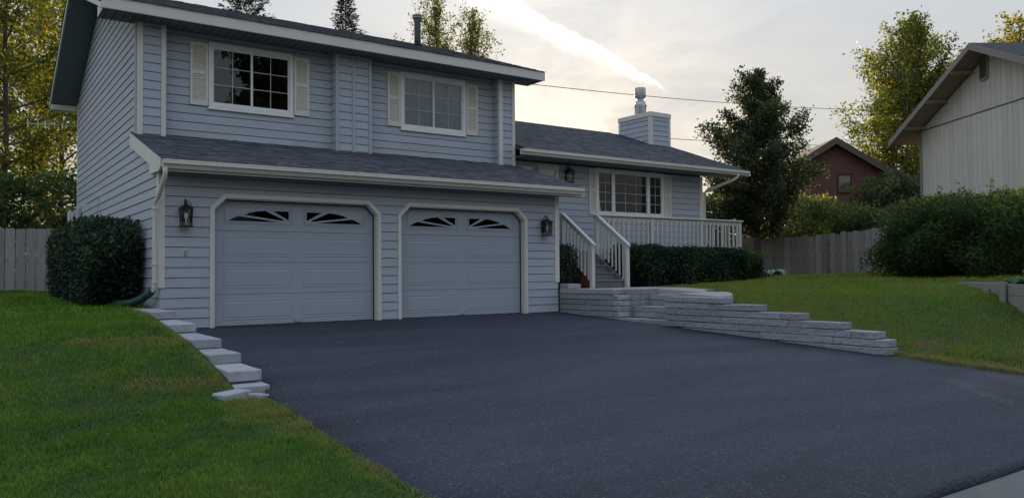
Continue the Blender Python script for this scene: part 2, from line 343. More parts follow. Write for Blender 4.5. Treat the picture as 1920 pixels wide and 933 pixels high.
xs = np.unique(np.concatenate([[-600, -300, -150, -80, -50, -35, -25, -18, -13, -10, -8, -6.5], np.arange(-5.5, -.3, .25), [-.395, -.375, -.3, -.2, -.135, -.125, -.03, -.01, 2, 4, 6, 7.4], np.arange(9.1, 15, .35), np.arange(15, 30, 1.0), [32, 36, 42, 50, 65, 90, 150, 300, 600]]))
xs = np.concatenate([xs[xs < 8], [8.21, 8.235, 8.5, 8.75], xs[xs > 8]])
ys = np.concatenate([[-600, -200, -60, -20, -12, -10.92, -10.88], np.arange(-10.6, 1.2, .3), np.arange(1.5, 12, .8), [11.2, 13, 16, 20, 25, 32, 42, 60, 90, 150, 300, 600]]); ys = np.unique(ys)
GX, GY = np.meshgrid(xs, ys); 
shift = np.where((GX > 8) & (GX < 9), .05*np.clip(-GY, 0, 7.3)-.01, 0.0); 
GXs = GX+shift
GZ = ground_z(GXs, GY)
ny, nx = GX.shape
ii = np.arange(ny*nx).reshape(ny, nx)
quads = np.stack([ii[:-1, :-1], ii[:-1, 1:], ii[1:, 1:], ii[1:, :-1]], -1).reshape(-1, 4)
gv = np.stack([GXs, GY, GZ], -1).reshape(-1, 3)
tag(np_mesh('lawn_ground', gv, quads, np.zeros(len(gv)), 'soil', smooth=True), kind='structure', label='lawn ground around the house reaching to the horizon')

# driveway: one asphalt sheet with a slightly ragged edge
def left_edge(y): return float(np.interp(y, [-10.8, -9.2, -7.6, -6.4, -5.6, 0.2], [-.42, -.33, -.30, -.24, -.10, -.10]))+.018*math.sin(y*9.1)+.012*math.sin(y*23)
def right_edge(y): return float(np.interp(y, [-10.8, -9, -7.5, -7.2, .2], [8.6, 8.42, 8.42, 8.5, 8.2]))+.018*math.sin(y*7.7)
yy = np.concatenate([np.linspace(-10.78, -.02, 110), [.14]]); vs = []; qs = []
NXD = 14
for y in yy:
    a_, b_ = left_edge(y), right_edge(y)
    endj = .03*math.sin(3*y)
    for i in range(NXD+1):
        x = a_+(b_-a_)*i/NXD; yj = y+(.03*math.sin(x*5)+.02*math.sin(x*13) if y == yy[0] else 0)
        vs.append((x, yj, drive_z(y)+.006*math.sin(x*1.3+y*.8)*(1 if y < -.5 else 0)))
nn = NXD+1
for j in range(len(yy)-1):
    for i in range(NXD): qs.append((j*nn+i, j*nn+i+1, (j+1)*nn+i+1, (j+1)*nn+i))
dv = MB(); dv.v = vs; dv.f = qs
# skirt so the sheet has an edge
def skirt(ids):
    b = len(dv.v)
    for i in ids: p = dv.v[i]; dv.v.append((p[0], p[1], p[2]-.055))
    for a_ in range(len(ids)-1): dv.f.append((ids[a_], ids[a_+1], b+a_+1, b+a_))
skirt([j*nn for j in range(len(yy))]); skirt([j*nn+NXD for j in range(len(yy))]); skirt(list(range(nn)))
tag(dv.build('driveway', 'asphalt', smooth=True), kind='structure', label='fresh dark asphalt driveway sloping to the street')
# street, gutter pan
tag(MB().box(-120, 120, -22, -11.75, -.9, -.655).build('street', 'street'), kind='structure')
g = MB()
g.prism([(-11.75, -.9), (-11.75, -.648), (-11.3, -.66), (-10.84, -.605), (-10.80, -.615), (-10.80, -.9)], 0, -60, 60)
tag(g.build('gutter_pan', 'gutterpan'), kind='structure', label='stained concrete gutter at the street end of the driveway')

# ------------------------------------------------------------------ the house
EXP = .163
house = empty('split_level_house', (0, 0, 0), 'blue grey split level house with double garage and white trim', 'house')
def siding(parent, o, U, N, rows, m='siding', lip=.028):
    """lap boards: o origin, U along, N outward; rows: (u0, u1, z0, z1) bands; each board is a piece of its own"""
    o = np.array(o, float); U = np.array(U, float); N = np.array(N, float)
    for (u0, u1, z0, z1) in rows:
        k0 = math.floor((z0-.01)/EXP+1e-6)
        while True:
            a_ = .01+k0*EXP; b_ = a_+EXP; k0 += 1
            if a_ >= z1-.012: break
            lo, hi = max(a_, z0), min(b_-.010, z1)
            if hi-lo < .015: continue
            f0, f1 = (lo-a_)/EXP, (hi-a_)/EXP
            ua, ub = (u0(lo), u1(lo)) if callable(u0) else (u0, u1)
            uc, ud = (u0(hi), u1(hi)) if callable(u0) else (u0, u1)
            if ub-ua < .03 and ud-uc < .03: continue
            cuts = [(ua, ub, uc, ud)]
            if ub-ua > 5 and not callable(u0) or (callable(u0) and ub-ua > 5):
                c = ua+(ub-ua)*random.uniform(.3, .7); cuts = [(ua, c-.0015, uc, c-.0015), (c+.0015, ub, c+.0015, ud)]
            for (p, q_, r_, s_) in cuts:
                t0 = lip*(1-f0*.5)+random.uniform(-.001, .001); t1 = lip*(1-f1*.5)
                def P(u_, n_, z_): return o+U*u_+N*n_+np.array((0, 0, z_))
                mb = MB().hexa([P(p, -.01, lo), P(q_, -.01, lo), P(q_, t0, lo), P(p, t0, lo), P(r_, -.01, hi), P(s_, -.01, hi), P(s_, t1, hi), P(r_, t1, hi)])
                mb.build('siding_board', m, parent)
def wall_cells(mb, u0, u1, z0, z1, holes, put):
    us = sorted({u0, u1, *[h[0] for h in holes], *[h[1] for h in holes]}); zs = sorted({z0, z1, *[h[2] for h in holes], *[h[3] for h in holes]})
    for a_, b_ in zip(us, us[1:]):
        for c, d in zip(zs, zs[1:]):
            if any(h[0]-1e-6 <= a_ and b_ <= h[1]+1e-6 and h[2]-1e-6 <= c and d <= h[3]+1e-6 for h in holes): continue
            put(a_, b_, c, d)
def front_wall(name, y, th, u0, u1, z0, z1, holes, m='roofbase'):
    mb = MB(); wall_cells(mb, u0, u1, z0, z1, holes, lambda a_, b_, c, d: mb.box(a_, b_, y, y+th, c, d))
    return mb.build(name, m, house)

# --- garage level
DOORS = [(.82, 3.75), (4.235, 7.125)]; DH = 2.13; CH = (.19, .19)
gw = front_wall('garage_wall', .004, .14, .004, 8.0, -.2, 2.62, [(a_, b_, -.2, DH) for a_, b_ in DOORS])
tri = MB()
for a_, b_ in DOORS:
    tri.prism([(a_+.001, DH-CH[1]), (a_+CH[0], DH-.001), (a_+.001, DH-.001)], 1, .006, .14)
    tri.prism([(b_-.001, DH-CH[1]), (b_-.001, DH-.001), (b_-CH[0], DH-.001)], 1, .006, .14)
tri.build('corner_fillet', 'side_trim', gw)
def clip_in(z): return max(0, z-(DH-CH[1]))*CH[0]/CH[1]*.98
siding(gw, (0, 0, 0), (1, 0, 0), (0, -1, 0), [(lambda z: .0, lambda z: .757+clip_in(z), -.12, 2.129), (lambda z: 3.813-clip_in(z), lambda z: 4.172+clip_in(z), -.12, 2.129), (lambda z: 7.188-clip_in(z), lambda z: 8.01, -.12, 2.129), (.0, 8.01, 2.129, 2.56)])
# wedges of siding beside the clipped corners are covered by these boards' ends and the casing
for a_, b_ in DOORS:
    t = .068; out = .040
    def ring(i):     # outer and inner outline of the casing from lower left round to lower right
        e_ = t*i; c0, c1 = CH
        return [(a_-e_, -.06), (a_-e_, DH-c1+e_*.41), (a_+c0-e_*.41, DH+e_), (b_-c0+e_*.41, DH+e_), (b_+e_, DH-c1+e_*.41), (b_+e_, -.06)]
    I, O = ring(0), ring(1)
    for i in range(5):
        z = drive_z(0)
        MB().prism([I[i], I[i+1], O[i+1], O[i]], 1, -out, .02).build('door_casing', 'trim', gw)
    J = MB()           # jamb lining: the reveal between casing and door
    for i in range(5):
        p, q_ = np.array(I[i]), np.array(I[i+1]); d = q_-p; nrm = np.array((d[1], -d[0]))/np.hypot(*d)*.016
        J.prism([tuple(p), tuple(q_), tuple(q_+nrm), tuple(p+nrm)], 1, -.012, .142)
    J.build('door_jamb', 'trim', gw)
    st_ = MB()
    for i in range(5):
        p, q_ = np.array(I[i]), np.array(I[i+1]); d = q_-p; n_ = np.array((d[1], -d[0]))/np.hypot(*d)
        st_.prism([tuple(p+n_*.017), tuple(q_+n_*.017), tuple(q_+n_*.032), tuple(p+n_*.032)], 1, .098, .112)
    st_.build('weather_strip', 'black', gw)
# header strips of siding beside the clipped corners
MB().box(-.036, .062, -.036, -.008, .66, 2.55).box(-.036, -.008, -.0075, .10, .66, 2.55).build('corner_trim', 'trim', gw)
MB().box(7.925, 8.04, -.036, -.008, .64, 2.55).box(8.012, 8.04, -.0075, .10, .64, 2.55).build('corner_trim', 'trim', gw)
# right flank of the garage
MB().box(7.86, 8.0, .146, 2.4, -.2, 2.62).build('garage_flank_wall', 'siding', house)

def garage_door(a_, b_):
    w = b_-a_; y = .125; mb = MB()
    mb.box(a_-.05, b_+.05, y+.032, y+.05, -.1, DH+.04)
    d = mb.build('garage_door', 'black', house)
    tag(d, None)
    hs = DH/4
    win = []
    x0, x1 = a_+.17, a_+w/2-.09; x2, x3 = a_+w/2+.09, b_-.17
    for i in range(4):
        z0, z1 = i*hs+(.012 if i == 0 else .003), (i+1)*hs-.003
        if i < 3:
            MB().box(a_-.02, b_+.02, y, y+.03, z0, z1).build('door_section', 'door', d)
            for p, q_ in ((x0, x1), (x2, x3)):
                zz0, zz1 = i*hs+.10, i*hs+.435
                pm = MB(); t = .028
                # moulded ring then a raised field
                for A, B in (((p, zz0), (q_, zz0)), ((q_, zz0), (q_, zz1)), ((q_, zz1), (p, zz1)), ((p, zz1), (p, zz0))):
                    pass
                def rect(e_): return [(p+e_, zz0+e_), (q_-e_, zz0+e_), (q_-e_, zz1-e_), (p+e_, zz1-e_)]
                R = [(rect(0), y+.001), (rect(.006), y-.006), (rect(.016), y-.006), (rect(.026), y-.0005), (rect(.05), y-.007)]
                vs_ = [(u_, yy_, z_) for r_, yy_ in R for u_, z_ in r_]
                fs_ = [(k_*4+j, k_*4+(j+1) % 4, (k_+1)*4+(j+1) % 4, (k_+1)*4+j) for k_ in range(len(R)-1) for j in range(4)]+[(16, 17, 18, 19)]
                pm.add(vs_, fs_).build('raised_panel', 'door', d)
        else:
            # top section with a sunburst light in each half
            sec = MB(); holes = []
            for p, q_ in ((x0+.06, x1-.05), (x2+.05, x3-.06)): holes.append((p, q_, z0+.15, z0+.385))
            wall_cells(sec, a_-.02, b_+.02, z0, DH+.03, holes, lambda a2, b2, c, e_: sec.box(a2, b2, y, y+.03, c, e_))
            sec.build('door_section', 'door', d)
            for hi, (p, q_, c, e_) in enumerate(holes):
                W_, H_ = q_-p, e_-c
                fr = MB()
                for k_ in (0, 1):
                    o_ = .05-.03*k_; yo = y-.004-.006*k_
                    fr.box(p-o_, q_+o_, yo, y+.001*(k_+1), c-o_, c-o_+.014).box(p-o_, q_+o_, yo, y+.001*(k_+1), e_+o_-.014, e_+o_)
                    fr.box(p-o_, p-o_+.014, yo-.0007, y+.0012, c-o_, e_+o_).box(q_+o_-.014, q_+o_, yo-.0007, y+.0012, c-o_, e_+o_)
                fr.build('window_molding', 'door', d)
                def uv(u_, v_): u_ = u_ if hi == 0 else 1-u_; return (p+u_*W_, c+v_*H_)
                tris = [[(.02, .06), (.14, .34), (.19, .42), (.83, .06)], [(.27, .52), (.36, .68), (.47, .80), (.60, .86), (.92, .20), (.86, .17)], [(.72, .86), (.98, .86), (.98, .20)]]
                glassy = [[uv(*t_) for t_ in T] for T in tris]
                for T in glassy:
                    if hi: T.reverse()
                    MB().prism(T, 1, y+.008, y+.012).build('window_pane', 'doorglass', d)
                # sunburst insert: the field with the three openings, made of bars around them
                ins = MB()
                def poly(P_): P_ = [uv(*t_) for t_ in P_]; ins.prism(P_ if not hi else P_[::-1], 1, y-.003, y+.02)
                poly([(0, 0), (1, 0), (1, .06), (0, .06)]); poly([(0, .06), (.02, .06), (.14, .34), (.19, .42), (.27, .52), (.36, .68), (.47, .80), (.60, .86), (.60, 1), (0, 1)])
                poly([(.60, .86), (.98, .86), (1, .86), (1, 1), (.60, 1)]); poly([(.98, .06), (1, .06), (1, .86), (.98, .86)])
                poly([(.83, .06), (.98, .06), (.98, .20), (.92, .20), (.86, .17)]); poly([(.83, .06), (.86, .17), (.27, .52), (.19, .42)]); poly([(.92, .20), (.98, .20), (.72, .86), (.60, .86)])
                ins.build('sunburst_insert', 'door', d)
                MB().box(p, q_, y+.026, y+.030, c, e_).build('dark_backing', 'black', d)
    mx = (a_+b_)/2
    MB().box(mx-.05, mx+.05, y-.03, y-.004, .035, .05).box(mx-.05, mx-.035, y-.0295, y, .0355, .09).box(mx+.035, mx+.05, y-.0295, y, .0355, .09).build('lift_handle', 'aluminium', d)
    MB().box(a_, b_, y-.004, y+.02, -.02, .011).build('bottom_seal', 'black', d)
for a_, b_ in DOORS: garage_door(a_, b_)

# --- left flank (gable side), one tall wall with lap boards
UY, RY_ = 2.08, 2.28                 # upper wall strips and recessed field
def roof_under(y):                   # underside line of the main roof over the gable
    return min(5.48+.353*(y-1.62), 6.86-.42*(y-6.85))
sw = MB().prism([(.0, -.2), (10.1, -.2), (10.1, 5.48), (6.6, 6.93), (6.2, 7.0), (2.084, 5.60), (2.084, 3.3), (.15, 2.62), (.146, 2.6)], 0, .004, .14).build('gable_side_wall', 'roofbase', house)
def sy0(z): return .0 if z < 2.5 else (0.0+(z-2.5)/.30*1.0 if z < 3.12 else (2.07 if z < 5.46 else min((z-5.46)/.353+2.1, 6.3)))
def sy1(z): return 10.1 if z < 5.45 else max(10.1-(z-5.45)/.42, 6.3)
siding(sw, (0, 0, 0), (0, 1, 0), (-1, 0, 0), [(sy0, sy1, .12, 6.75)], lip=.030)
MB().box(-.034, -.004, 10.05, 10.15, .3, 5.4).build('corner_trim', 'trim', sw)
MB().box(.0, 8.3, 9.98, 10.1, -.2, 5.5).build('rear_wall', 'siding', house)
MB().box(8.23, 8.36, 2.4, 9.97, -.2, 5.6).build('right_flank_wall', 'siding', house)

# --- upper storey front
def room(x0, x1, y, z0, z1, d=1.6):
    mb = MB(); mb.add([(x0, y, z0), (x1, y, z0), (x1, y+d, z0), (x0, y+d, z0), (x0, y, z1), (x1, y, z1), (x1, y+d, z1), (x0, y+d, z1)], [(0, 1, 2, 3), (4, 5, 6, 7), (1, 2, 6, 5), (2, 3, 7, 6), (3, 0, 4, 7)])
    return mb
WIN = [(1.30, 2.965, 4.06, 5.335), (5.41, 7.10, 4.05, 5.335)]
uw = front_wall('upper_wall', RY_+.004, .14, .02, 8.3, 3.2, 5.60, [(a_+.06, b_-.06, c+.06, d-.06) for a_, b_, c, d in WIN])
segs = [(.50, 3.82), (4.60, 7.90)]
for (a_, b_), (wa, wb, wc, wd) in zip(segs, WIN):
    siding(uw, (0, RY_, 0), (1, 0, 0), (0, -1, 0), [(a_, wa, 3.36, 5.46), (wb, b_, 3.36, 5.46), (wa, wb, 3.36, wc), (wa, wb, wd, 5.46)])
strips = [(.0, .50), (3.80, 4.62), (7.90, 8.37)]
for a_, b_ in strips:
    st_ = MB().box(a_+.003, b_-.003, UY+.004, RY_, 3.25, 5.46).build('projecting_bay', 'roofbase', house)
    siding(st_, (0, UY, 0), (1, 0, 0), (0, -1, 0), [(a_, b_, 3.30, 5.46)])
    if a_ > 0: siding(st_, (a_, UY, 0), (0, 1, 0), (-1, 0, 0), [(.0, RY_-UY-.02, 3.32, 5.46)])
    if a_ == 0:
        tr = [(.0, .105), (.415, .497)]; tm = 'trim'
    elif a_ < 5: tr = [(3.795, 3.875), (4.17, 4.235), (4.545, 4.615)]; tm = 'side_trim'
    else: tr = [(7.905, 8.02), (8.29, 8.375)]; tm = 'trim'
    for p, q_ in tr:
        MB().cbox(p, q_, UY-.042, UY-.006, 3.32 if p < 8.2 else 3.30, 5.452, .004).build('corner_trim', tm, st_)
    if a_ == 0: MB().box(-.032, -.006, UY-.04, UY+.05, 3.32, 5.45).build('corner_trim', 'side_trim', st_)

def window(x0, x1, y, z0, z1, sashes, cols, rows, blind=None, tri_w=None, label=None):
    """casing, sashes with grilles, panes and the room behind"""
    t = .07; mb = MB()
    mb.cbox(x0, x1, y-.045, y+.02, z1-t, z1, .004).cbox(x0, x1, y-.05, y+.02, z0, z0+t, .004).cbox(x0, x0+t, y-.044, y+.019, z0+t-.002, z1-t+.002, .004).cbox(x1-t, x1, y-.044, y+.019, z0+t-.002, z1-t+.002, .004)
    mb.box(x0+t-.002, x1-t+.002, y-.028, y+.03, z1-t-.022, z1-t+.001).box(x0+t-.002, x1-t+.002, y-.028, y+.03, z0+t-.001, z0+t+.022)
    w = mb.build('window', 'vinyl', house)
    MB().cbox(x0-.015, x1+.015, y-.07, y-.001, z0-.028, z0-.001, .004).build('sill', 'vinyl', w)
    X0, X1, Z0, Z1 = x0+t, x1-t, z0+t+.022, z1-t-.022
    edges = sashes
    for si, (s0, s1) in enumerate(edges):
        a_, b_ = X0+(X1-X0)*s0, X0+(X1-X0)*s1; fb = .032; yo = y-.02+.012*(si % 2)
        f_ = MB().box(a_, a_+fb, yo, yo+.03, Z0, Z1).box(b_-fb, b_, yo, yo+.03, Z0, Z1).box(a_+fb, b_-fb, yo+.001, yo+.029, Z0, Z0+fb).box(a_+fb, b_-fb, yo+.001, yo+.029, Z1-fb, Z1)
        f_.build('sash_frame', 'vinyl', w)
        MB().box(a_+fb, b_-fb, yo+.012, yo+.016, Z0+fb, Z1-fb).build('window_pane', 'glass', w)
        c = cols[si]
        for i in range(1, c):
            u_ = a_+fb+(b_-a_-2*fb)*i/c; MB().box(u_-.0065, u_+.0065, yo+.002, yo+.010, Z0+fb, Z1-fb).build('muntin', 'grille', w)
        for i in range(1, rows):
            z_ = Z0+fb+(Z1-Z0-2*fb)*i/rows; MB().box(a_+fb, b_-fb, yo+.0025, yo+.0105, z_-.0065, z_+.0065).build('muntin', 'grille', w)
    room(X0-.3, X1+.3, y+.15, Z0-.2, Z1+.1).build('room_interior', 'room', w)
    for (s0, s1, zb, zt, mm) in (blind or []):
        a_, b_ = X0+(X1-X0)*s0, X0+(X1-X0)*s1; n = int((b_-a_)/.02); cv = MB(); za, zc = Z0+(Z1-Z0)*zb, Z0+(Z1-Z0)*zt
        pts = [(a_+(b_-a_)*i/n, y+.065+.012*math.sin(i*1.15+.6*math.sin(i*.3))) for i in range(n+1)]
        cv.add([(p[0], p[1], za) for p in pts]+[(p[0], p[1], zc) for p in pts], [(i, i+1, n+2+i, n+1+i) for i in range(n)])
        cv.build('curtain', mm, w, smooth=True)
    return w
def shutter(x0, x1, y, z0, z1, flat=False):
    mb = MB(); t = .05; zm = (z0+z1)/2+.03
    mb.cbox(x0, x0+t, y-.03, y, z0, z1, .003).cbox(x1-t, x1, y-.03, y, z0, z1, .003)
    mb.box(x0+t, x1-t, y-.028, y, z0, z0+.09).box(x0+t, x1-t, y-.028, y, zm-.035, zm+.035)
    n = 8; a_, b_ = x0+t, x1-t; zt = z1-.10       # arched head
    poly = [(a_, z1)]+[(a_+(b_-a_)*i/n, zt+.045*math.sin(math.pi*i/n)) for i in range(n+1)]+[(b_, z1)]
    for i in range(n):
        p, q_ = poly[1+i], poly[2+i]; mb.prism([p, q_, (q_[0], z1), (p[0], z1)], 1, y-.028, y)
    s_ = mb.build('shutter', 'shutter', house)
    lv = MB()
    for za, zb in ((z0+.09, zm-.035), (zm+.035, zt+.05)):
        k_ = int((zb-za)/.031)
        for i in range(k_):
            z_ = za+(zb-za)*(i+.5)/k_
            lv.hexa([(a_, y-.022, z_-.014), (b_, y-.022, z_-.014), (b_, y-.017, z_-.014), (a_, y-.017, z_-.014), (a_, y-.010, z_+.010), (b_, y-.010, z_+.010), (b_, y-.005, z_+.010), (a_, y-.005, z_+.010)])
    lo = lv.build('louvers', 'shutter', s_); lo['kind'] = 'stuff'
    MB().box(a_, b_, y-.004, y-.001, z0+.05, z1-.05).build('shutter_back', 'shutter', s_)
ys_ = RY_-.022
window(*WIN[0][:2], RY_, *WIN[0][2:], [(0, .505), (.495, 1)], [2, 2], 3, blind=[(0, .30, 0, 1, 'room')])
window(*WIN[1][:2], RY_, *WIN[1][2:], [(0, .505), (.495, 1)], [2, 2], 3, blind=[(0, 1, 0, 1, 'sheer')])
for a_, b_, c, d in ((.96, 1.29, 4.09, 5.29), (2.98, 3.30, 4.10, 5.30), (5.08, 5.40, 4.10, 5.29), (7.115, 7.435, 4.08, 5.28)): shutter(a_, b_, ys_, c, d)

# --- wing (right) : front wall, big window, entry
WY = 2.30; WX0, WX1 = 8.375, 15.24
BW = (11.15, 13.66, 2.33, 3.59)
ww = front_wall('wing_wall', WY+.004, .14, WX0, WX1, .2, 3.75, [(BW[0]+.06, BW[1]-.06, BW[2]+.06, BW[3]-.06)])
siding(ww, (0, WY, 0), (1, 0, 0), (0, -1, 0), [(WX0, BW[0], .42, 3.60), (BW[1], WX1, .42, 3.60), (BW[0], BW[1], .42, BW[2])])
MB().box(WX1-.09, WX1+.03, WY-.036, WY-.006, .5, 3.6).box(WX1+.004, WX1+.03, WY-.0055, WY+.1, .5, 3.6).build('corner_trim', 'trim', ww)
MB().box(WX1-.14, WX1, WY+.15, 10.0, .2, 3.75).build('wing_end_wall', 'siding', house)
MB().box(8.37, WX1, 9.9, 10.04, .2, 3.75).build('wing_rear_wall', 'siding', house)
window(BW[0], BW[1], WY, BW[2], BW[3], [(0, .215), (.235, .765), (.785, 1)], [2, 3, 2], 4, blind=[(.225, .775, 0, .90, 'curtain'), (.785, 1, 0, .80, 'curtain')])
# mullion posts of the triple window
for s_ in (.225, .775):
    x_ = BW[0]+.07+(BW[1]-BW[0]-.14)*s_; MB().cbox(x_-.055, x_+.055, WY-.043, WY+.018, BW[2]+.068, BW[3]-.068, .004).build('mullion_post', 'vinyl', ww)
for a_, b_ in ((10.89, 11.14), (13.67, 13.95)): shutter(a_, b_, WY-.022, 2.36, 3.57)
# entry door (mostly behind the garage roof) and sidelight
ed = MB().cbox(8.42, 9.05, WY-.05, WY+.01, 3.38, 3.47, .004).cbox(8.97, 9.05, WY-.049, WY+.01, 1.38, 3.379, .004).build('entry_door', 'trim', house)
MB().box(8.42, 8.969, WY-.03, WY+.004, 1.38, 3.379).build('door_leaf', 'trim', ed)
for zz in (1.55, 2.2, 2.85): MB().cbox(8.5, 8.87, WY-.042, WY-.029, zz, zz+.45, .01).build('door_panel', 'trim', ed)
sl = MB().cbox(9.24, 9.87, WY-.05, WY+.01, 3.44, 3.56, .004).cbox(9.24, 9.34, WY-.049, WY+.01, 1.4, 3.439, .004).cbox(9.77, 9.87, WY-.049, WY+.01, 1.4, 3.439, .004).build('sidelight_window', 'trim', house)
MB().box(9.34, 9.77, WY-.03, WY-.026, 1.4, 3.44).build('window_pane', 'glass', sl); MB().box(9.34, 9.77, WY-.0245, WY-.0215, 1.4, 3.44).build('dark_backing', 'dark', sl)

# ------------------------------------------------------------------ roofs
def shingles(parent, P0, U, V, width, length, ex=.14, seed=1, zfun=None):
    """rows of laminated tabs with uneven butts, as one mesh"""
    r_ = random.Random(seed); U = np.array(U, float); U /= np.linalg.norm(U); V = np.array(V, float); V /= np.linalg.norm(V)
    N = np.cross(U, V); N = N if N[2] > 0 else -N; P0 = np.array(P0, float); vs_ = []; qs_ = []; tn_ = []
    k_ = int(math.ceil(length/ex)); 
    for j in range(k_):
        v0 = j*ex-(.015 if j == 0 else 0); v1 = min((j+1)*ex+.03, length); u_ = -r_.uniform(0, .3); row = r_.uniform(-.06, .06)
        while u_ < width:
            w_ = r_.choice((.1, .14, .18, .24, .3)); a_, b_ = max(u_, 0), min(u_+w_, width); u_ += w_
            if b_-a_ < .01: continue
            t = r_.choice((.005, .006, .011, .013)); tt_ = min(max(r_.gauss(.5, .28)+row, 0), 1); vv0 = v0+r_.uniform(-.004, .004); b0 = len(vs_)
            for (uu, vv, h) in ((a_, vv0, 0), (b_, vv0, 0), (b_, vv0, t), (a_, vv0, t), (b_, v1, .002), (a_, v1, .002)): vs_.append(P0+U*uu+V*vv+N*h)
            tn_ += [tt_*.5]*2+[tt_]*4
            qs_ += [(b0, b0+1, b0+2, b0+3), (b0+3, b0+2, b0+4, b0+5)]
    o = np_mesh('shingles', np.array(vs_), np.array(qs_), np.array(tn_), 'shingle', parent); o['kind'] = 'stuff'; return o
def slope_slab(mb, x0, x1, y0, z0, y1, z1, th): return mb.prism([(y0, z0), (y1, z1), (y1, z1-th), (y0, z0-th)], 0, x0, x1)
# lower (pent) roof over the garage
PY0, PZ0, PS = -.42, 2.655, .30
PX0, PX1 = -.045, 8.43
pr = slope_slab(MB(), PX0, PX1, PY0, PZ0, 2.285, PZ0+PS*(2.285-PY0), .10).build('garage_roof', 'roofbase', house)
nv = np.array((0, -PS, 1))/math.hypot(1, PS)
shingles(pr, (PX0-.03, PY0-.012, PZ0+.004), (1, 0, 0), (0, 1, PS), PX1-PX0+.05, 2.72*math.hypot(1, PS), seed=3)
def sl_z(y): return PZ0+PS*(y-PY0)
MB().prism([(2.2, sl_z(2.2)-.004), (2.2, sl_z(2.2)-.25), (.46, 2.67), (.42, 2.50), (-.28, 2.48), (-.40, 2.53), (-.415, sl_z(-.415)-.004)], 0, -.085, -.048).build('barge_board', 'trim', pr)
MB().prism([(2.2, sl_z(2.2)-.008), (2.2, sl_z(2.2)-.16), (-.40, sl_z(-.4)-.16), (-.412, sl_z(-.41)-.008)], 0, PX1+.002, PX1+.03).build('barge_board', 'trim', pr)
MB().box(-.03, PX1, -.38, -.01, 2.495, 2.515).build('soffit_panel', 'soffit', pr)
MB().box(PX0, PX1, -.41, -.385, 2.47, 2.64).build('fascia', 'trim', pr)
def gutter(parent, x0, x1, yw, ztop):
    """K profile run along X: yw is the fascia face"""
    P_ = [(yw, ztop-.012), (yw-.100, ztop), (yw-.104, ztop-.005), (yw-.102, ztop-.050), (yw-.112, ztop-.056), (yw-.112, ztop-.064), (yw-.098, ztop-.070), (yw-.074, ztop-.100), (yw-.070, ztop-.106), (yw-.074, ztop-.112), (yw-.066, ztop-.120), (yw-.062, ztop-.135), (yw, ztop-.135)]
    gt = MB().prism(P_, 0, x0, x1).build('gutter', 'gutter', parent)
    for x_, s_ in ((x0, -1), (x1, 1)):
        Q = [(yw+.004, ztop-.004)]+[(p[0]-.004, p[1]) for p in P_[1:-1]]+[(yw+.004, ztop-.14)]
        MB().prism(Q, 0, *(sorted((x_, x_+s_*.006)))).build('end_cap', 'gutter', gt)
    n = int((x1-x0)/2.9)
    for i in range(1, n+1):
        x_ = x0+(x1-x0)*i/(n+1)+.13*math.sin(i*3)
        MB().prism([(p[0]-.003, p[1]+.001) for p in P_[1:-1]]+[(yw, ztop-.138), (yw, ztop-.01)], 0, x_-.035, x_+.035).build('joint_band', 'gutter', gt)
    return gt
gutter(pr, -.05, 8.36, -.412, 2.645)

# main roof
MX0, MX1 = -.64, 8.96; FY = 1.62
RZ0, RYR, RZR = 5.68, 6.3, 7.332
BYE = 10.62; BZE = RZR-.42*(BYE-RYR)
mr = slope_slab(MB(), MX0, MX1, FY, RZ0, RYR, RZR, .12)
slope_slab(mr, MX0, MX1, BYE, BZE, RYR-.001, RZR, .12)
mr = mr.build('main_roof', 'roofbase', house)
shingles(mr, (MX0-.03, FY-.03, RZ0+.004-.01), (1, 0, 0), (0, 1, .353), MX1-MX0+.06, (RYR-FY+.03)*math.hypot(1, .353), seed=5)
MB().cbox(MX0, MX1, FY-.02, FY+.012, 5.462, 5.675, .004).build('fascia', 'trim', mr)
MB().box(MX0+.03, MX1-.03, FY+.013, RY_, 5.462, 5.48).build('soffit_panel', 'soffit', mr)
gr_ = MB()
x_ = MX0+.1
while x_ < MX1-.1: gr_.box(x_, x_+.012, FY+.014, RY_-.002, 5.458, 5.4615); x_ += .15
gg = gr_.build('soffit_grooves', 'roofbase', mr); gg['kind'] = 'stuff'
for xa in (MX0, MX1-.03):
    sgn = 1 if xa < 0 else -1
    # rake boards, front and back slope
    MB().prism([(FY, RZ0-.008), (FY, RZ0-.21), (RYR, RZR-.23), (RYR, RZR-.008)], 0, xa, xa+.03).build('rake_board', 'trim', mr)
    MB().prism([(RYR+.001, RZR-.008), (RYR+.001, RZR-.23), (BYE, BZE-.23), (BYE, BZE-.008)], 0, xa, xa+.03).build('rake_board', 'trim', mr)
    a_, b_ = (MX0+.03, -.0) if xa < 0 else (8.37, MX1-.03)
    MB().prism([(RY_+.001, roof_under(RY_)+.02), (6.3, 7.10), (6.3, 7.08), (RY_+.001, roof_under(RY_))], 0, a_, b_).build('rake_soffit', 'soffit', mr)
    MB().prism([(6.301, 7.10), (10.35, 7.10-.42*4.05), (10.35, 7.08-.42*4.05), (6.301, 7.08)], 0, a_, b_).build('rake_soffit', 'soffit', mr)
    MB().box(a_, b_, RY_-.14, RY_-.001, 5.481, 5.53).build('eave_return', 'trim', mr); MB().box(a_, b_, 10.30, BYE-.002, BZE-.30, BZE-.17).build('eave_return', 'trim', mr)
    # vertical closing face of the boxed eave
    MB().prism([(FY+.013, 5.4625), (RY_, 5.4625), (RY_, 5.72), (FY+.013, 5.6)], 0, *( (xa+.031, xa+.04) if xa < 0 else (xa-.01, xa-.001))).build('eave_return', 'trim', mr)
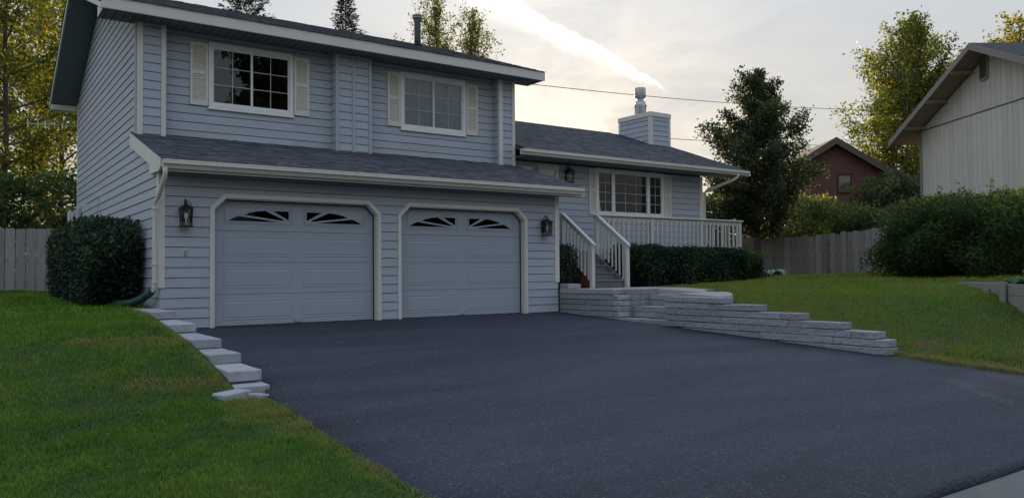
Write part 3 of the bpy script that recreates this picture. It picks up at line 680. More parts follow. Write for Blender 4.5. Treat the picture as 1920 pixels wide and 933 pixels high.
# roof vent
vp = MB().lathe([(.085, -.12), (.085, .62), (.10, .625), (.10, .70), (.135, .705), (.14, .73), (.11, .76), (.14, .77), (.135, .80), (.05, .84)], (7.33, 5.0, 6.88), 18).build('vent_pipe', 'pipe', mr, True)
MB().lathe([(.13, 0), (.13, .02), (.092, .06), (.092, .12)], (7.33, 5.0, 6.87), 18).build('flashing_collar', 'black', vp)
# wing roof
WS = .37; EY, EZ = 1.62, 3.775; WRX0, WRX1 = 8.385, 16.50; WRY = 6.1; WRZ = EZ+WS*(WRY-EY)
wr = slope_slab(MB(), WRX0, WRX1, EY, EZ, WRY, WRZ, .10); slope_slab(wr, WRX0, WRX1, 10.6, EZ, WRY-.001, WRZ, .10)
wr = wr.build('wing_roof', 'roofbase', house)
shingles(wr, (WRX0, EY-.012, EZ+.004), (1, 0, 0), (0, 1, WS), WRX1-WRX0+.02, (WRY-EY+.01)*math.hypot(1, WS), seed=9)
rc = MB()
x_ = WRX0
k_ = 0
while x_ < 15.0:
    rc.prism([(WRY-.15, WRZ-.035+.002*(k_ % 2)), (WRY, WRZ+.030+.002*(k_ % 2)), (WRY+.15, WRZ-.035), (WRY, WRZ-.01)], 0, x_, x_+.2); x_ += .2; k_ += 1
o = rc.build('ridge_cap', 'redroof', wr)
MB().box(WRX0-.16, WRX1, EY-.005, EY+.02, 3.635, 3.765).build('fascia', 'trim', wr)
MB().box(WRX0, WRX1-.03, EY+.021, WY, 3.63, 3.648).build('soffit_panel', 'soffit', wr)
MB().prism([(EY, EZ-.008), (EY, EZ-.17), (WRY, WRZ-.17), (WRY, WRZ-.008)], 0, WRX1-.002, WRX1+.026).build('rake_board', 'trim', wr)
MB().prism([(WRY+.001, WRZ-.008), (WRY+.001, WRZ-.17), (10.6, EZ-.17), (10.6, EZ-.008)], 0, WRX1-.002, WRX1+.026).build('rake_board', 'trim', wr)
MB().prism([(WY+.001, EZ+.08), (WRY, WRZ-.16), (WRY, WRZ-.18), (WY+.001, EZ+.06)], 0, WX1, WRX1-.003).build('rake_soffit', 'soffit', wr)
MB().prism([(WY+.01, 3.6), (WRY, WRZ-.12), (10.0, 3.6)], 0, WX1-.12, WX1-.005).build('gable_infill', 'siding', wr)
gutter(wr, 8.24, 16.48, EY-.008, 3.765)
# downspouts
def flat_tube(path, w, d): 
    mb = MB(); return mb.tube(path, w, 10)
MB().tube([(-.02, -.46, 2.53), (-.02, -.455, 2.44), (-.025, -.43, 2.38), (-.06, -.18, 2.10), (-.085, -.07, 2.02), (-.09, -.055, 1.95), (-.09, -.055, 1.2), (-.09, -.055, .74), (-.095, -.05, .66), (-.12, -.03, .60)], .036, 10).build('downspout', 'gutter', house, True)
for z_ in (1.02, .74, 1.9):
    MB().box(-.135, -.045, -.10, -.008, z_, z_+.02).build('downspout_strap', 'gutter', house)
MB().tube([(16.0, 1.55, 3.66), (16.0, 1.56, 3.60), (15.97, 1.59, 3.55), (15.86, 1.68, 3.47), (15.45, 2.08, 3.24), (15.34, 2.20, 3.18), (15.31, 2.24, 3.10), (15.31, 2.24, 2.4), (15.31, 2.24, .7)], .042, 10).build('downspout', 'gutter', house, True)
# chimney chase on the wing roof
CX0, CX1, CY0, CY1, CZ0, CZ1 = 15.60, 16.47, 4.68, 6.12, 4.3, 5.86
ch = MB().box(CX0+.004, CX1-.004, CY0+.004, CY1, CZ0, CZ1).build('chimney', 'roofbase', house)
siding(ch, (0, CY0, 0), (1, 0, 0), (0, -1, 0), [(CX0, CX1, CZ0, CZ1)]); siding(ch, (CX0, 0, 0), (0, 1, 0), (-1, 0, 0), [(CY0, CY1, CZ0, CZ1)])
for (a_, b_, c, d) in ((CX0-.026, CX0+.075, CY0-.032, CY0-.006), (CX0-.032, CX0-.006, CY0-.0055, CY0+.07), (CX1-.07, CX1+.02, CY0-.032, CY0-.006), (CX0-.032, CX0-.006, CY1-.07, CY1+.02)):
    MB().box(a_, b_, c, d, CZ0, CZ1-.005).build('corner_trim', 'trim', ch)
MB().cbox(CX0-.045, CX1+.04, CY0-.045, CY1+.04, CZ1-.03, CZ1+.12, .006).build('chimney_cap', 'trim', ch)
fl_ = MB().lathe([(.19, 0), (.19, .36), (.215, .365), (.215, .395), (.19, .40), (.175, .46), (.175, .52), (.11, .53), (.11, .66), (.175, .665), (.185, .70), (.18, .95), (.175, .985), (.03, 1.01)], (16.02, 5.55, CZ1+.11), 22).build('flue_pipe', 'metal', ch, True)

# ------------------------------------------------------------------ deck, stairs, railings
deck = empty('front_deck', (9.9, 1.0, .55), 'cream painted entry deck with baluster railing and grey steps', 'deck')
DZ, DY0, DX1 = 1.36, .98, 15.24
n = 9
for i in range(n):
    a_ = DY0+(WY-.02-DY0)*i/n; MB().box(8.06, DX1, a_+.003, a_+(WY-.02-DY0)/n-.003, DZ-.035, DZ).build('deck_board', 'tread', deck)
MB().box(8.06, 8.9, DY0-.03, DY0-.001, DZ-.22, DZ-.002).box(9.9, DX1, DY0-.03, DY0-.001, DZ-.22, DZ-.002).build('rim_board', 'railing', deck)
posts = [9.94, 11.78, 13.62, 15.19]
RT = 2.235
for x_ in posts:
    MB().cbox(x_-.048, x_+.048, DY0-.125, DY0-.03, .5, RT-.04, .006).build('post', 'railing', deck)
MB().cbox(9.80, 15.28, DY0-.155, DY0+.0, RT-.04, RT, .008).build('top_rail', 'railing', deck)
MB().cbox(9.90, 15.235, DY0-.10, DY0-.055, RT-.16, RT-.041, .004).build('under_rail', 'railing', deck)
MB().cbox(9.90, 15.235, DY0-.10, DY0-.055, DZ+.06, DZ+.15, .004).build('bottom_rail', 'railing', deck)
bal = MB().cbox(-.019, .019, -.019, .019, DZ+.02, RT-.09, .003).mesh('baluster')
dorg = ORG[deck.name]
def piece(name, me, m, parent, loc):
    o_ = link(name, me, m, parent); o_.location = tuple(np.array(loc, float)-ORG[parent.name]); return o_
for p, q_ in zip(posts, posts[1:]):
    k_ = int(round((q_-p)/.165)); 
    for i in range(1, k_): piece('baluster', bal, 'railing', deck, (p+(q_-p)*i/k_, DY0-.12, 0))
# right-hand return of the railing
MB().cbox(15.12, 15.24, DY0+.001, WY-.03, RT-.04, RT-.001, .008).build('top_rail', 'railing', deck)
for i in range(1, 7): piece('baluster', bal, 'railing', deck, (15.19, DY0-.08+i*.19, 0))
# steps
SX0, SX1 = 8.93, 9.90; LZ_ = .50; nr = 5; rise = (DZ-LZ_)/nr; run = .262
for i in range(nr-1):
    zt = LZ_+rise*(i+1); yf = DY0-run*(nr-1-i)
    MB().cbox(SX0+.02, SX1-.02, yf-.02, yf+run+.01, zt-.038, zt, .004).build('tread', 'tread', deck)
    MB().box(SX0+.03, SX1-.03, yf+.002, yf+.02, zt-rise, zt-.039).build('riser', 'tread', deck)
MB().box(SX0+.03, SX1-.03, DY0-.022, DY0-.004, DZ-rise, DZ-.036).build('riser', 'tread', deck)
ys0 = DY0-run*(nr-1)
for xa in (SX0-.02, SX1-.018):
    MB().prism([(ys0-.02, LZ_), (ys0-.02, LZ_+.13), (DY0-.03, DZ-.03), (DY0-.03, DZ-.30), (ys0+.28, LZ_)], 0, xa, xa+.036).build('stringer', 'stringer' if xa < 9.5 else 'tread', deck)
sb = MB().cbox(-.017, .017, -.017, .017, 0, .80, .003).mesh('stair_baluster')
for xa in (SX0-.04, SX1+.04):
    MB().cbox(xa-.045, xa+.045, ys0-.11, ys0-.02, LZ_-.02, LZ_+.93, .006).build('newel_post', 'railing', deck)
    zt0, zt1 = LZ_+.955, RT-.01
    MB().prism([(ys0-.15, zt0-.03), (ys0-.15, zt0+.012), (DY0-.10, zt1), (DY0-.10, zt1-.042)], 0, xa-.045, xa+.045).build('handrail', 'railing', deck)
    MB().prism([(ys0-.09, zt0-.10), (ys0-.09, zt0-.02), (DY0-.12, zt1-.05), (DY0-.12, zt1-.13)], 0, xa-.018, xa+.018).build('under_rail', 'railing', deck)
    for i in range(1, 8):
        t = i/8; yb = ys0-.06+(DY0-.06-ys0)*t; zb = zt0-.03+(zt1-zt0)*t-.05-.80
        piece('baluster', sb, 'railing', deck, (xa, yb, zb))
MB().cbox(SX0-.09, SX0+.0, DY0-.125, DY0-.03, .5, RT-.03, .006).build('post', 'railing', deck)

# ------------------------------------------------------------------ retaining walls and walk
H = .112
rwall = empty('retaining_wall', (8.1, -3, -.2), 'stepped grey block retaining wall right of the driveway', 'wall')
def block(parent, x0, x1, y0, y1, z1, m='block', h=H, jit=.005):
    mb = MB().cbox(x0, x1, y0+.0015, y1-.0015, z1-h+.009, z1, .009, jit); ym = (y0+y1)/2
    mb.v = [(p[0]-.05*(p[1]-ym), p[1], p[2]) for p in mb.v]
    return mb.build('block', m, parent)
def course(parent, ya, yb, z1, seed, cap=False, xoff=0, depth=.3):
    """blocks from ya (near the house) to yb (towards the street)"""
    r_ = random.Random(seed); y = ya
    while y > yb+.02:
        L = r_.choice((.85, 1.0, 1.15, 1.3)); y2 = max(y-L, yb)
        if y2-yb < .16: y2 = yb
        xf = float(wall_x(np.array((y+y2)/2)))+xoff+r_.uniform(-.002, .002)
        block(parent, xf, xf+depth, y2, y, z1, 'cap' if cap else 'block'); y = y2
ends = [(0, -1.62), (1, -4.28), (2, -4.96), (3, -5.74), (4, -6.45), (5, -6.98), (6, -7.14), (7, -7.16)]
for k_, ye in ends:
    z1 = .5-H*k_
    if k_ == 0: course(rwall, -.01, -1.62, z1, 30, True); continue
    if k_ < 5: course(rwall, -.01, -1.63, z1, 30+k_); course(rwall, -2.96, ye, z1, 60+k_, cap=False)
    else: course(rwall, -.01, ye, z1, 30+k_)
    if k_ < 7:           # the cap stone that ends each course
        xf = float(wall_x(np.array(ye)))
# landing return, light split faces at the opening
for k_ in range(1, 5):
    r_ = random.Random(k_); MB().cbox(8.125+.004*r_.random(), 8.42, -1.80-.012*r_.random(), -1.626, .5-H*(k_+1)+.004, .5-H*k_, .02, .010).build('block', 'cap', rwall)
for k_ in range(0, 5):
    for a_, b_ in ((8.43, 8.75), (8.76, 9.3)): MB().cbox(a_, b_, -1.78, -1.5, .5-H*(k_+1)+.004, .5-H*k_-(.001 if k_ else 0), .007, .003).build('block', 'block', rwall)
# three steps up through the opening
for (k_, xo) in ((3, .36), (4, .36), (1, .80), (2, .80)):
    y = -1.785
    for L in (.60, .575):
        xf = 8.17+xo; MB().cbox(xf, xf+.46, y-L+.002, y-.002, .5-H*(k_+1)+.004, .5-H*k_, .007, .003).build('block', 'block', rwall); y -= L
# walk slab behind the wall and the landing in front of the stairs
sp_ = MB()
poly = [(8.57, -3.95), (9.0, -3.9), (9.7, -3.3), (10.3, -2.4), (10.45, -1.4), (10.40, -.25), (8.9, -.25), (8.9, -1.5), (9.3, -1.8), (9.3, -2.96), (8.56, -2.96)]
def slab_z(y): return .497+.042*(y+1.6) if y < -1.6 else .497
sp_.add([(x_, y, slab_z(y)) for x_, y in poly]+[(x_, y, slab_z(y)-.1) for x_, y in poly], [tuple(range(len(poly))), tuple(range(len(poly), 2*len(poly)))[::-1]]+[(i, (i+1) % len(poly), len(poly)+(i+1) % len(poly), len(poly)+i) for i in range(len(poly))])
tag(sp_.build('walkway', 'concrete'), kind='structure', label='pale concrete walk behind the retaining wall')
tag(MB().box(8.36, 8.895, -1.49, -.02, .36, .494).build('landing_paving', 'concrete'), kind='structure')
MB().cbox(8.06, 8.42, -.30, -.02, .505, .60, .008, .003).build('block', 'cap', rwall)
lw = empty('garden_steps_edging', (-.25, -3, -.2), 'row of pale cap blocks stepping down beside the left lawn', 'wall')
caps = [(-1.33, .345), (-2.51, .225), (-3.72, .105), (-4.49, -.005), (-5.23, -.115), (-5.46, -.245)]
prev = -.02
for i, (yf, zt) in enumerate(caps):
    MB().cbox(-.395+.01*math.sin(i*5), -.05+.008*math.sin(i*3), yf, min(prev+.12, -.02) if i else -.02, zt-.108, zt, .007, .003).build('block', 'cap', lw)
    if i in (2,): MB().cbox(-.40, -.06, yf+.26, yf+.30, zt-.106, zt+.0015, .004).build('block', 'cap', lw)
    y = -.05
    while y > yf+.1:          # courses under the caps, facing the driveway
        y2 = max(y-.6, yf+.06); MB().cbox(-.38, -.085, y2+.003, y-.003, zt-.108-.117, zt-.112, .006, .003).build('block', 'block', lw); y = y2
    prev = yf
def loose(hx, hy, h, loc, rot):
    me = MB().cbox(-hx, hx, -hy, hy, 0, h, .012, .005).mesh('block'); o_ = link('block', me, 'cap', lw); o_.location = tuple(np.array(loc)-ORG[lw.name]); o_.rotation_euler = rot
loose(.155, .10, .115, (-.475, -5.66, -.365), (0, rad(-3), rad(22))); loose(.10, .08, .09, (-.24, -5.72, -.375), (rad(5), rad(8), rad(48)))

# ------------------------------------------------------------------ small fittings
def lantern(loc, label, s=1.0):
    x, y, z = loc
    t = empty('wall_lantern', loc, label, 'lantern', 'black wall lanterns')
    MB().cbox(x-.055, x+.055, y-.02, y, z-.16, z+.10, .006).build('backplate', 'black', t)
    pts = [(x, y-.02, z+.05)]+[(x, y-.02-.11*math.sin(a_), z+.12+.07*math.cos(math.pi-a_)+.02) for a_ in np.linspace(.2, math.pi*.95, 9)]
    MB().tube([(x, y-.015, z+.06), (x, y-.03, z+.15), (x, y-.06, z+.20), (x, y-.10, z+.20), (x, y-.125, z+.17), (x, y-.125, z+.12)], .009, 8).build('scroll_arm', 'black', t, True)
    MB().tube([(x+.02, y-.02, z+.16), (x+.05, y-.06, z+.175), (x+.085, y-.10, z+.13), (x+.095, y-.12, z+.06)], .006, 6).build('side_scroll', 'black', t, True)
    cx, cy, w = x, y-.125, .085
    cap = MB(); cap.box(cx-w-.015, cx+w+.015, cy-w-.015, cy+w+.015, z+.045, z+.06)
    cap.add([(cx-w, cy-w, z+.0605), (cx+w, cy-w, z+.0605), (cx+w, cy+w, z+.0605), (cx-w, cy+w, z+.0605), (cx-.03, cy-.03, z+.115), (cx+.03, cy-.03, z+.115), (cx+.03, cy+.03, z+.115), (cx-.03, cy+.03, z+.115)], [(0, 1, 5, 4), (1, 2, 6, 5), (2, 3, 7, 6), (3, 0, 4, 7), (4, 5, 6, 7)])
    cap.lathe([(.03, 0), (.02, .012), (.012, .03), (.018, .04), (.004, .05)], (cx, cy, z+.115), 10)
    cap.build('roof_cap', 'black', t)
    fr = MB()
    for a_ in (-1, 1):
        for b_ in (-1, 1): fr.hexa([(cx+a_*.070-.007, cy+b_*.070-.007, z-.22), (cx+a_*.070+.007, cy+b_*.070-.007, z-.22), (cx+a_*.070+.007, cy+b_*.070+.007, z-.22), (cx+a_*.070-.007, cy+b_*.070+.007, z-.22), (cx+a_*.080-.007, cy+b_*.080-.007, z+.045), (cx+a_*.080+.007, cy+b_*.080-.007, z+.045), (cx+a_*.080+.007, cy+b_*.080+.007, z+.045), (cx+a_*.080-.007, cy+b_*.080+.007, z+.045)])
    fr.box(cx-.088, cx+.088, cy-.088, cy+.088, z-.24, z-.22)
    fr.build('cage', 'black', t)
    for a_ in range(4):
        c, s_ = math.cos(a_*math.pi/2), math.sin(a_*math.pi/2)
        def P(u_, v_, zz): return (cx+c*u_-s_*v_, cy+s_*u_+c*v_, zz)
        MB().add([P(.066, -.064, z-.218), P(.066, .064, z-.218), P(.076, .074, z+.044), P(.076, -.074, z+.044)], [(0, 1, 2, 3)]).build('glass_pane', 'lampglass', t)
    MB().lathe([(.014, -.2), (.014, -.13), (.012, -.12), (.028, -.085), (.030, -.06), (.022, -.03), (.004, -.015)], (cx, cy, z+.0), 12).build('bulb', 'bulb', t, True)
    return t
lantern((.355, -.022, 1.87), 'black wall lantern left of the left garage door')
lantern((7.62, -.022, 1.86), 'black wall lantern between the right garage door and the steps')
lantern((10.15, WY-.022, 3.36), 'black wall lantern beside the front door under the eave')
ou = empty('outlet_cover', (.37, -.02, 1.22), 'small clear bubble outlet cover below the left lantern', 'outlet cover')
MB().cbox(.335, .405, -.034, -.016, 1.165, 1.275, .006).build('back_plate', 'plastic', ou)
MB().cbox(.342, .398, -.075, -.034, 1.175, 1.265, .014).build('clear_bubble', 'lampglass', ou)
dh = MB(); pth = [(-.115, -.035, .63), (-.15, 0.05, .57), (-.22, .25, .49), (-.30, .52, .43), (-.36, .80, .405), (-.42, 1.1, .395), (-.46, 1.42, .395)]
fine = []
for a_, b_ in zip(pth, pth[1:]):
    for i in range(8): fine.append(tuple(np.array(a_)+(np.array(b_)-np.array(a_))*i/8))
dh.tube(fine, [.055+(.007 if i % 2 else 0) for i in range(len(fine))], 12)
tag(dh.build('drain_hose', 'hose', smooth=False), 'green corrugated drain hose from the downspout into the shrub', 'hose')
mt = empty('meter_box', (-.12, 9.85, 2.3), 'grey utility box with white meter on the rear of the side wall', 'meter')
MB().cbox(-.10, -.024, 9.25, 9.95, 1.6, 2.58, .01).build('box_body', 'side_trim', mt); MB().cbox(-.26, -.101, 9.85, 10.05, 2.25, 2.52, .02).build('meter_head', 'plastic', mt)
bk = MB(); bk.tube([(-.03, 6.35, 2.66), (-.03, 6.35, 2.38), (-.34, 6.35, 2.40), (-.03, 6.35, 2.66)], .016, 6)
tag(bk.build('wall_bracket', 'plastic'), 'small white triangular bracket on the side wall', 'bracket')
an = empty('television_antenna', (-.1, 10.3, 4.78), 'thin white aerial with crossbars behind the left wall', 'antenna')
MB().tube([(.02, 10.2, 4.82), (-1.18, 10.2, 4.76)], .014, 6).build('boom', 'aluminium', an)
for x_, l_ in ((-1.15, .17), (-.93, .18), (-.76, .17), (-.55, .15), (-.38, .12), (-.28, .1)): MB().tube([(x_, 10.2, 4.78-l_*.6), (x_, 10.2, 4.78+l_*.6)], .009, 6).build('crossbar', 'aluminium', an)

# ------------------------------------------------------------------ fences
def fence(name, label, pts, hgt, bw, seed, fm='fence'):
    """pts: list of (x, y); pickets with dog ears on rails and posts"""
    r_ = random.Random(seed); z0 = float(ground_z(*pts[0])); f_ = empty(name, (*pts[0], z0), label, 'fence')
    mesh = []
    for v_ in range(5):
        h = hgt+r_.uniform(-.03, .03); w = bw/2-.006; e_ = .03; k_ = r_.uniform(-.012, .012)
        mesh.append(MB().prism([(-w, -.05), (w, -.05), (w+k_, h-e_), (w-e_+k_, h), (-w+e_+k_, h), (-w+k_, h-e_)], 1, -.011, .011).mesh('picket'))
    for (xa, ya), (xb, yb) in zip(pts, pts[1:]):
        L = math.hypot(xb-xa, yb-ya); n_ = int(L/bw); ang = math.atan2(yb-ya, xb-xa); d = np.array(((xb-xa)/L, (yb-ya)/L)); nn_ = np.array((-d[1], d[0])); mm_ = np.array(((xa+xb)/2, (ya+yb)/2))-CAM[:2]; nn_ = nn_ if nn_@mm_ > 0 else -nn_
        for i in range(n_):
            p = np.array((xa, ya))+d*(i+.5)*bw
            o_ = piece('picket', r_.choice(mesh), fm, f_, (p[0], p[1], float(ground_z(p[0], p[1]))+r_.uniform(-.02, .02))); o_.rotation_euler = (r_.uniform(-.012, .012), r_.uniform(-.008, .008), ang)
        for zz in (.35, hgt-.35):
            A = np.array((xa, ya))+nn_*.05; B = np.array((xb, yb))+nn_*.05; za, zb = float(ground_z(*A))+zz, float(ground_z(*B))+zz
            MB().tube([(*A, za), (*B, zb)], .04, 4).build('rail', fm, f_)
        k_ = max(1, int(L/2.4))
        for i in range(k_+1):
            p = np.array((xa, ya))+d*L*i/k_+nn_*.10; z_ = float(ground_z(*p))
            MB().cbox(p[0]-.045, p[0]+.045, p[1]-.045, p[1]+.045, z_-.1, z_+hgt+.02, .004).build('post', fm, f_)
    return f_
fence('plank_fence', 'weathered board fence behind the clipped shrub on the left', [(2.2, 11.7), (-7.5, 11.3)], 1.72, .235, 2)
fence('plank_fence', 'weathered grey board fence between the right lawn and the back yards', [(22.6, -.4), (22.9, 3.2), (22.3, 6.6), (16.2, 7.6)], 1.62, .235, 4, 'fence_old')

# ------------------------------------------------------------------ neighbour house (right)
hd = rad(33.3); A_ = np.array((math.sin(hd), math.cos(hd))); B_ = np.array((A_[1], -A_[0]))     # A_ along the gable wall away from us, B_ to the right
nc = np.array((25.24, 1.0))                                                                     # far left corner
nb = empty('neighbour_house', (*nc, .7), 'grey vertical plank sided neighbour house with gable', 'house')
nb.rotation_euler = (0, 0, math.atan2(-A_[1], -A_[0]))    # local +x runs along the gable wall towards the street
def NP(name, mb, m, parent): 
    me = mb.mesh(name); o_ = link(name, me, m, parent); return o_
ORG[nb.name] = np.zeros(3)
GW, HE, SL = 8.2, 5.00, .45           # half width chosen from the gable peak, eave height, slope
half = 4.05
# local: x along wall (0 far corner .. 2*half near corner), y = to the left (towards the viewer's side) is -; wall face at y=0, body behind at y>0 or <0
sgn = 1
def peak(x): return HE+SL*(half-abs(x-half))
bw_ = MB().prism([(0, -.5), (2*half, -.5), (2*half, HE), (half, HE+SL*half), (0, HE)], 1, .03, 9.0)
body = NP('wall', bw_, 'ntrim', nb)
px = .0; gs = .245
while px < 2*half-.01:
    a_, b_ = px+.006, min(px+gs-.006, 2*half)
    def pk(z0, z1): return MB().prism([(a_, z0), (b_, z0), (b_, min(z1, peak(b_)-.02)), (a_, min(z1, peak(a_)-.02))], 1, .0, .0299)
    NP('siding_plank', pk(-.4, 4.985 if min(peak(a_), peak(b_)) > 5.12 else 9), 'nwall', body)
    if min(peak(a_), peak(b_)) > 5.12: NP('siding_plank', pk(5.02, 20), 'nwall', body)
    px += gs
NP('flashing_strip', MB().prism([(.1, 4.985), (2*half-.1, 4.985), (2*half-.1, 5.02), (.1, 5.02)], 1, -.012, .028), 'black', body)
NP('corner_trim', MB().box(-.03, .09, -.03, -.001, -.4, HE+.02), 'ntrim', body)
ov, ro = .85, .70
nr_ = MB()
for s_ in (-1, 1):
    x0_, x1_ = half, half+s_*(half+ov); z0_, z1_ = HE+SL*half+.16, HE-SL*ov+.16
    nr_.prism([(x0_, z0_), (x1_, z1_), (x1_, z1_-.10), (x0_, z0_-.10)], 1, -ro, 9.4)
nroof = NP('roof', nr_, 'nroof', nb)
for s_ in (-1, 1):
    x0_, x1_ = half, half+s_*(half+ov); z0_, z1_ = HE+SL*half+.15, HE-SL*ov+.15
    NP('rake_board', MB().prism([(x0_, z0_), (x1_, z1_), (x1_, z1_-.20), (x0_, z0_-.20)], 1, -ro-.035, -ro-.002), 'ntrim', nroof)
    NP('rake_soffit', MB().prism([(x0_, z0_-.10), (x1_, z1_-.10), (x1_, z1_-.12), (x0_, z0_-.12)], 1, -ro, 9.3), 'nsoffit', nroof)
    for q_ in (1.0, 2.4, 3.8):
        xx = half+s_*q_; zz = HE+SL*(half-q_)+.03
        NP('outrigger', MB().box(xx-.05, xx+.05, -ro+.01, -.002, zz-.13, zz-.005), 'nsoffit', nroof)
    for yy_ in np.arange(.9, 9, 1.6):
        NP('rafter_tail', MB().prism([(half+s_*(half+.02), HE+.02), (half+s_*(half+ov-.03), HE-SL*(ov-.03)+.02), (half+s_*(half+ov-.03), HE-SL*(ov-.03)-.10), (half+s_*(half+.02), HE-.12)], 1, yy_, yy_+.08), 'nsoffit', nroof)
gvn = NP('gable_vent', MB().prism([(half-.62, 6.0), (half-.52, 5.93), (half-.28, 5.93), (half-.18, 6.0), (half-.18, 6.62), (half-.62, 6.62)], 1, -.04, .0), 'ntrim', body)
for i in range(9): NP('slat', MB().box(half-.55, half-.25, -.055, -.041, 6.03+i*.062, 6.065+i*.062), 'black', gvn)

# ------------------------------------------------------------------ red house in the distance
rh = empty('red_house', (38.16, 12.65, 1.0), 'dark red gabled house behind the trees beyond the fence', 'house')
rang = rad(-37); 
rh.rotation_euler = (0, 0, rang); ORG[rh.name] = np.zeros(3)
rb = NP('wall', MB().prism([(-3.4, -1), (3.4, -1), (3.4, 4.9), (0, 7.0), (-3.4, 4.9)], 1, 0, 8), 'red', rh)
rr = MB()
for s_ in (-1, 1): rr.prism([(0, 7.28), (s_*4.0, 4.80), (s_*4.0, 4.65), (0, 7.10)], 1, -.45, 8.4)
rr = NP('roof', rr, 'redroof', rh)
for s_ in (-1, 1): NP('rake_board', MB().prism([(0, 7.30), (s_*4.05, 4.79), (s_*4.05, 4.42), (0, 6.90)], 1, -.49, -.452), 'redroof', rr)
rw = NP('window', MB().box(.16, .98, -.05, .0, 4.15, 4.23).box(.16, .98, -.05, .0, 5.15, 5.25).box(.16, .24, -.049, .0, 4.231, 5.149).box(.90, .98, -.049, .0, 4.231, 5.149), 'dark', rb)
NP('window_blind', MB().box(.241, .899, -.02, -.004, 4.231, 5.149), 'blind', rw); NP('window_pane', MB().box(.241, .899, -.034, -.030, 4.231, 5.149), 'glass', rw)

# ------------------------------------------------------------------ overhead lines
def wire(pts, label, r_=.022):
    P_ = []
    for i in range(41):
        t = i/40; p = np.array(pts[0])*(1-t)+np.array(pts[1])*t; p = p-np.array((0, 0, pts[2]*4*t*(1-t))); P_.append(tuple(p))
    tag(MB().tube(P_, r_, 5).build('power_line', 'wire'), label, 'cable', 'overhead lines')
wire(((12, 26.2, 12.2), (74, 25.4, 16.0), .75), 'upper thin overhead line crossing the sky above the chimney', .024)
wire(((12, 27.0, 9.6), (74, 25.6, 12.6), .6), 'lower thin overhead line passing behind the chimney', .024)
wire(((27, 17, 5.1), (60, 9, 5.4), .5), 'dark low cable in front of the red house', .035)

# ------------------------------------------------------------------ vegetation
def leaves(name, pos, size, tint, m, parent, up=.0, aspect=.55, stuff=False, dirs=None, r_=rng):
    """one small kite shaped blade per position"""
    n = len(pos); d = r_.normal(size=(n, 3)) if dirs is None else dirs+r_.normal(size=(n, 3))*.35
    d[:, 2] += up; d /= np.linalg.norm(d, axis=1)[:, None]
    s_ = r_.normal(size=(n, 3)); s_ -= (s_*d).sum(1)[:, None]*d; s_ /= np.linalg.norm(s_, axis=1)[:, None]
    sz = (np.ones(n)*size*r_.uniform(.65, 1.35, n))[:, None]
    nrm = np.cross(d, s_)
    a_ = pos; b_ = pos+d*sz*.45+s_*sz*aspect*.5+nrm*sz*.06; c = pos+d*sz; e_ = pos+d*sz*.45-s_*sz*aspect*.5+nrm*sz*.06
    v_ = np.stack([a_, b_, c, e_], 1).reshape(-1, 3); q_ = np.arange(4*n).reshape(-1, 4)
    o_ = np_mesh(name, v_, q_, np.repeat(np.clip(tint, 0, 1), 4), m, parent)
    if stuff: o_['kind'] = 'stuff'
    return o_
def lump(p, f=1.0, s=0):      # cheap smooth 3-D noise in -1..1
    x, y, z = p[:, 0]*f+s, p[:, 1]*f+1.7*s, p[:, 2]*f+.6*s
    return (np.sin(x*1.9+1.3*np.sin(y*1.3+z))+np.sin(y*2.3+1.1*np.sin(z*1.7+x*.7))+np.sin(z*2.1+1.2*np.sin(x*1.1-y)))/3
def shrub_box(name, label, x0, x1, y0, y1, z0, z1, n, size, m='hedge', group=None, seed=1, round_=.25, fuzz=.06, tint0=.45, bare=0, cat='shrub'):
    r_ = np.random.default_rng(seed); ctr = np.array(((x0+x1)/2, (y0+y1)/2, (z0+z1)/2)); hf = np.array(((x1-x0)/2, (y1-y0)/2, (z1-z0)/2))
    t = empty(name, (ctr[0], ctr[1], z0), label, cat, group)
    u_ = r_.normal(size=(int(n*1.3), 3)); u_ /= np.linalg.norm(u_, axis=1)[:, None]
    pw = 2+.75/round_; k_ = (np.abs(u_)**pw).sum(1)**(-1/pw)          # superellipsoid surface
    u_ *= k_[:, None]
    rr_ = 1-np.abs(r_.normal(size=len(u_)))*.16
    p = ctr+u_*hf*rr_[:, None]; lm = lump(p, 2.2, seed)
    p = ctr+(p-ctr)*(1+lm*fuzz*1.6)[:, None]+r_.normal(size=p.shape)*.02
    if bare:
        low = (p[:, 2]-z0)/(z1-z0); keep = r_.random(len(p)) < np.clip(low/bare, .18, 1); p, lm = p[keep], lm[keep]
    p = p[p[:, 2] > z0+.01]; lm = lump(p, 2.2, seed)[:len(p)]
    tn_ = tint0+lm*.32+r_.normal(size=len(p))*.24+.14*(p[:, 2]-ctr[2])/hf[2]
    leaves('foliage', p, size, tn_, m, t, up=.25, aspect=.6, r_=r_)
    st_ = MB(); rr2 = random.Random(seed)
    for i in range(int(6+4*max(hf[0], hf[1])*3)):
        bx, by = rr2.uniform(x0, x1)*.55+ctr[0]*.45, rr2.uniform(y0, y1)*.8+ctr[1]*.2; 
        for j in range(2):
            ex, ey = bx+rr2.gauss(0, .12), by+rr2.gauss(0, .12)
            st_.tube([(bx, by, z0-.03), (bx+(ex-bx)*.3, by+(ey-by)*.3, z0+(z1-z0)*.4), (ex, ey, z0+(z1-z0)*.85)], [.014, .009, .004], 5)
    st_.build('stems', 'twig', t)['kind'] = 'stuff'
    return t
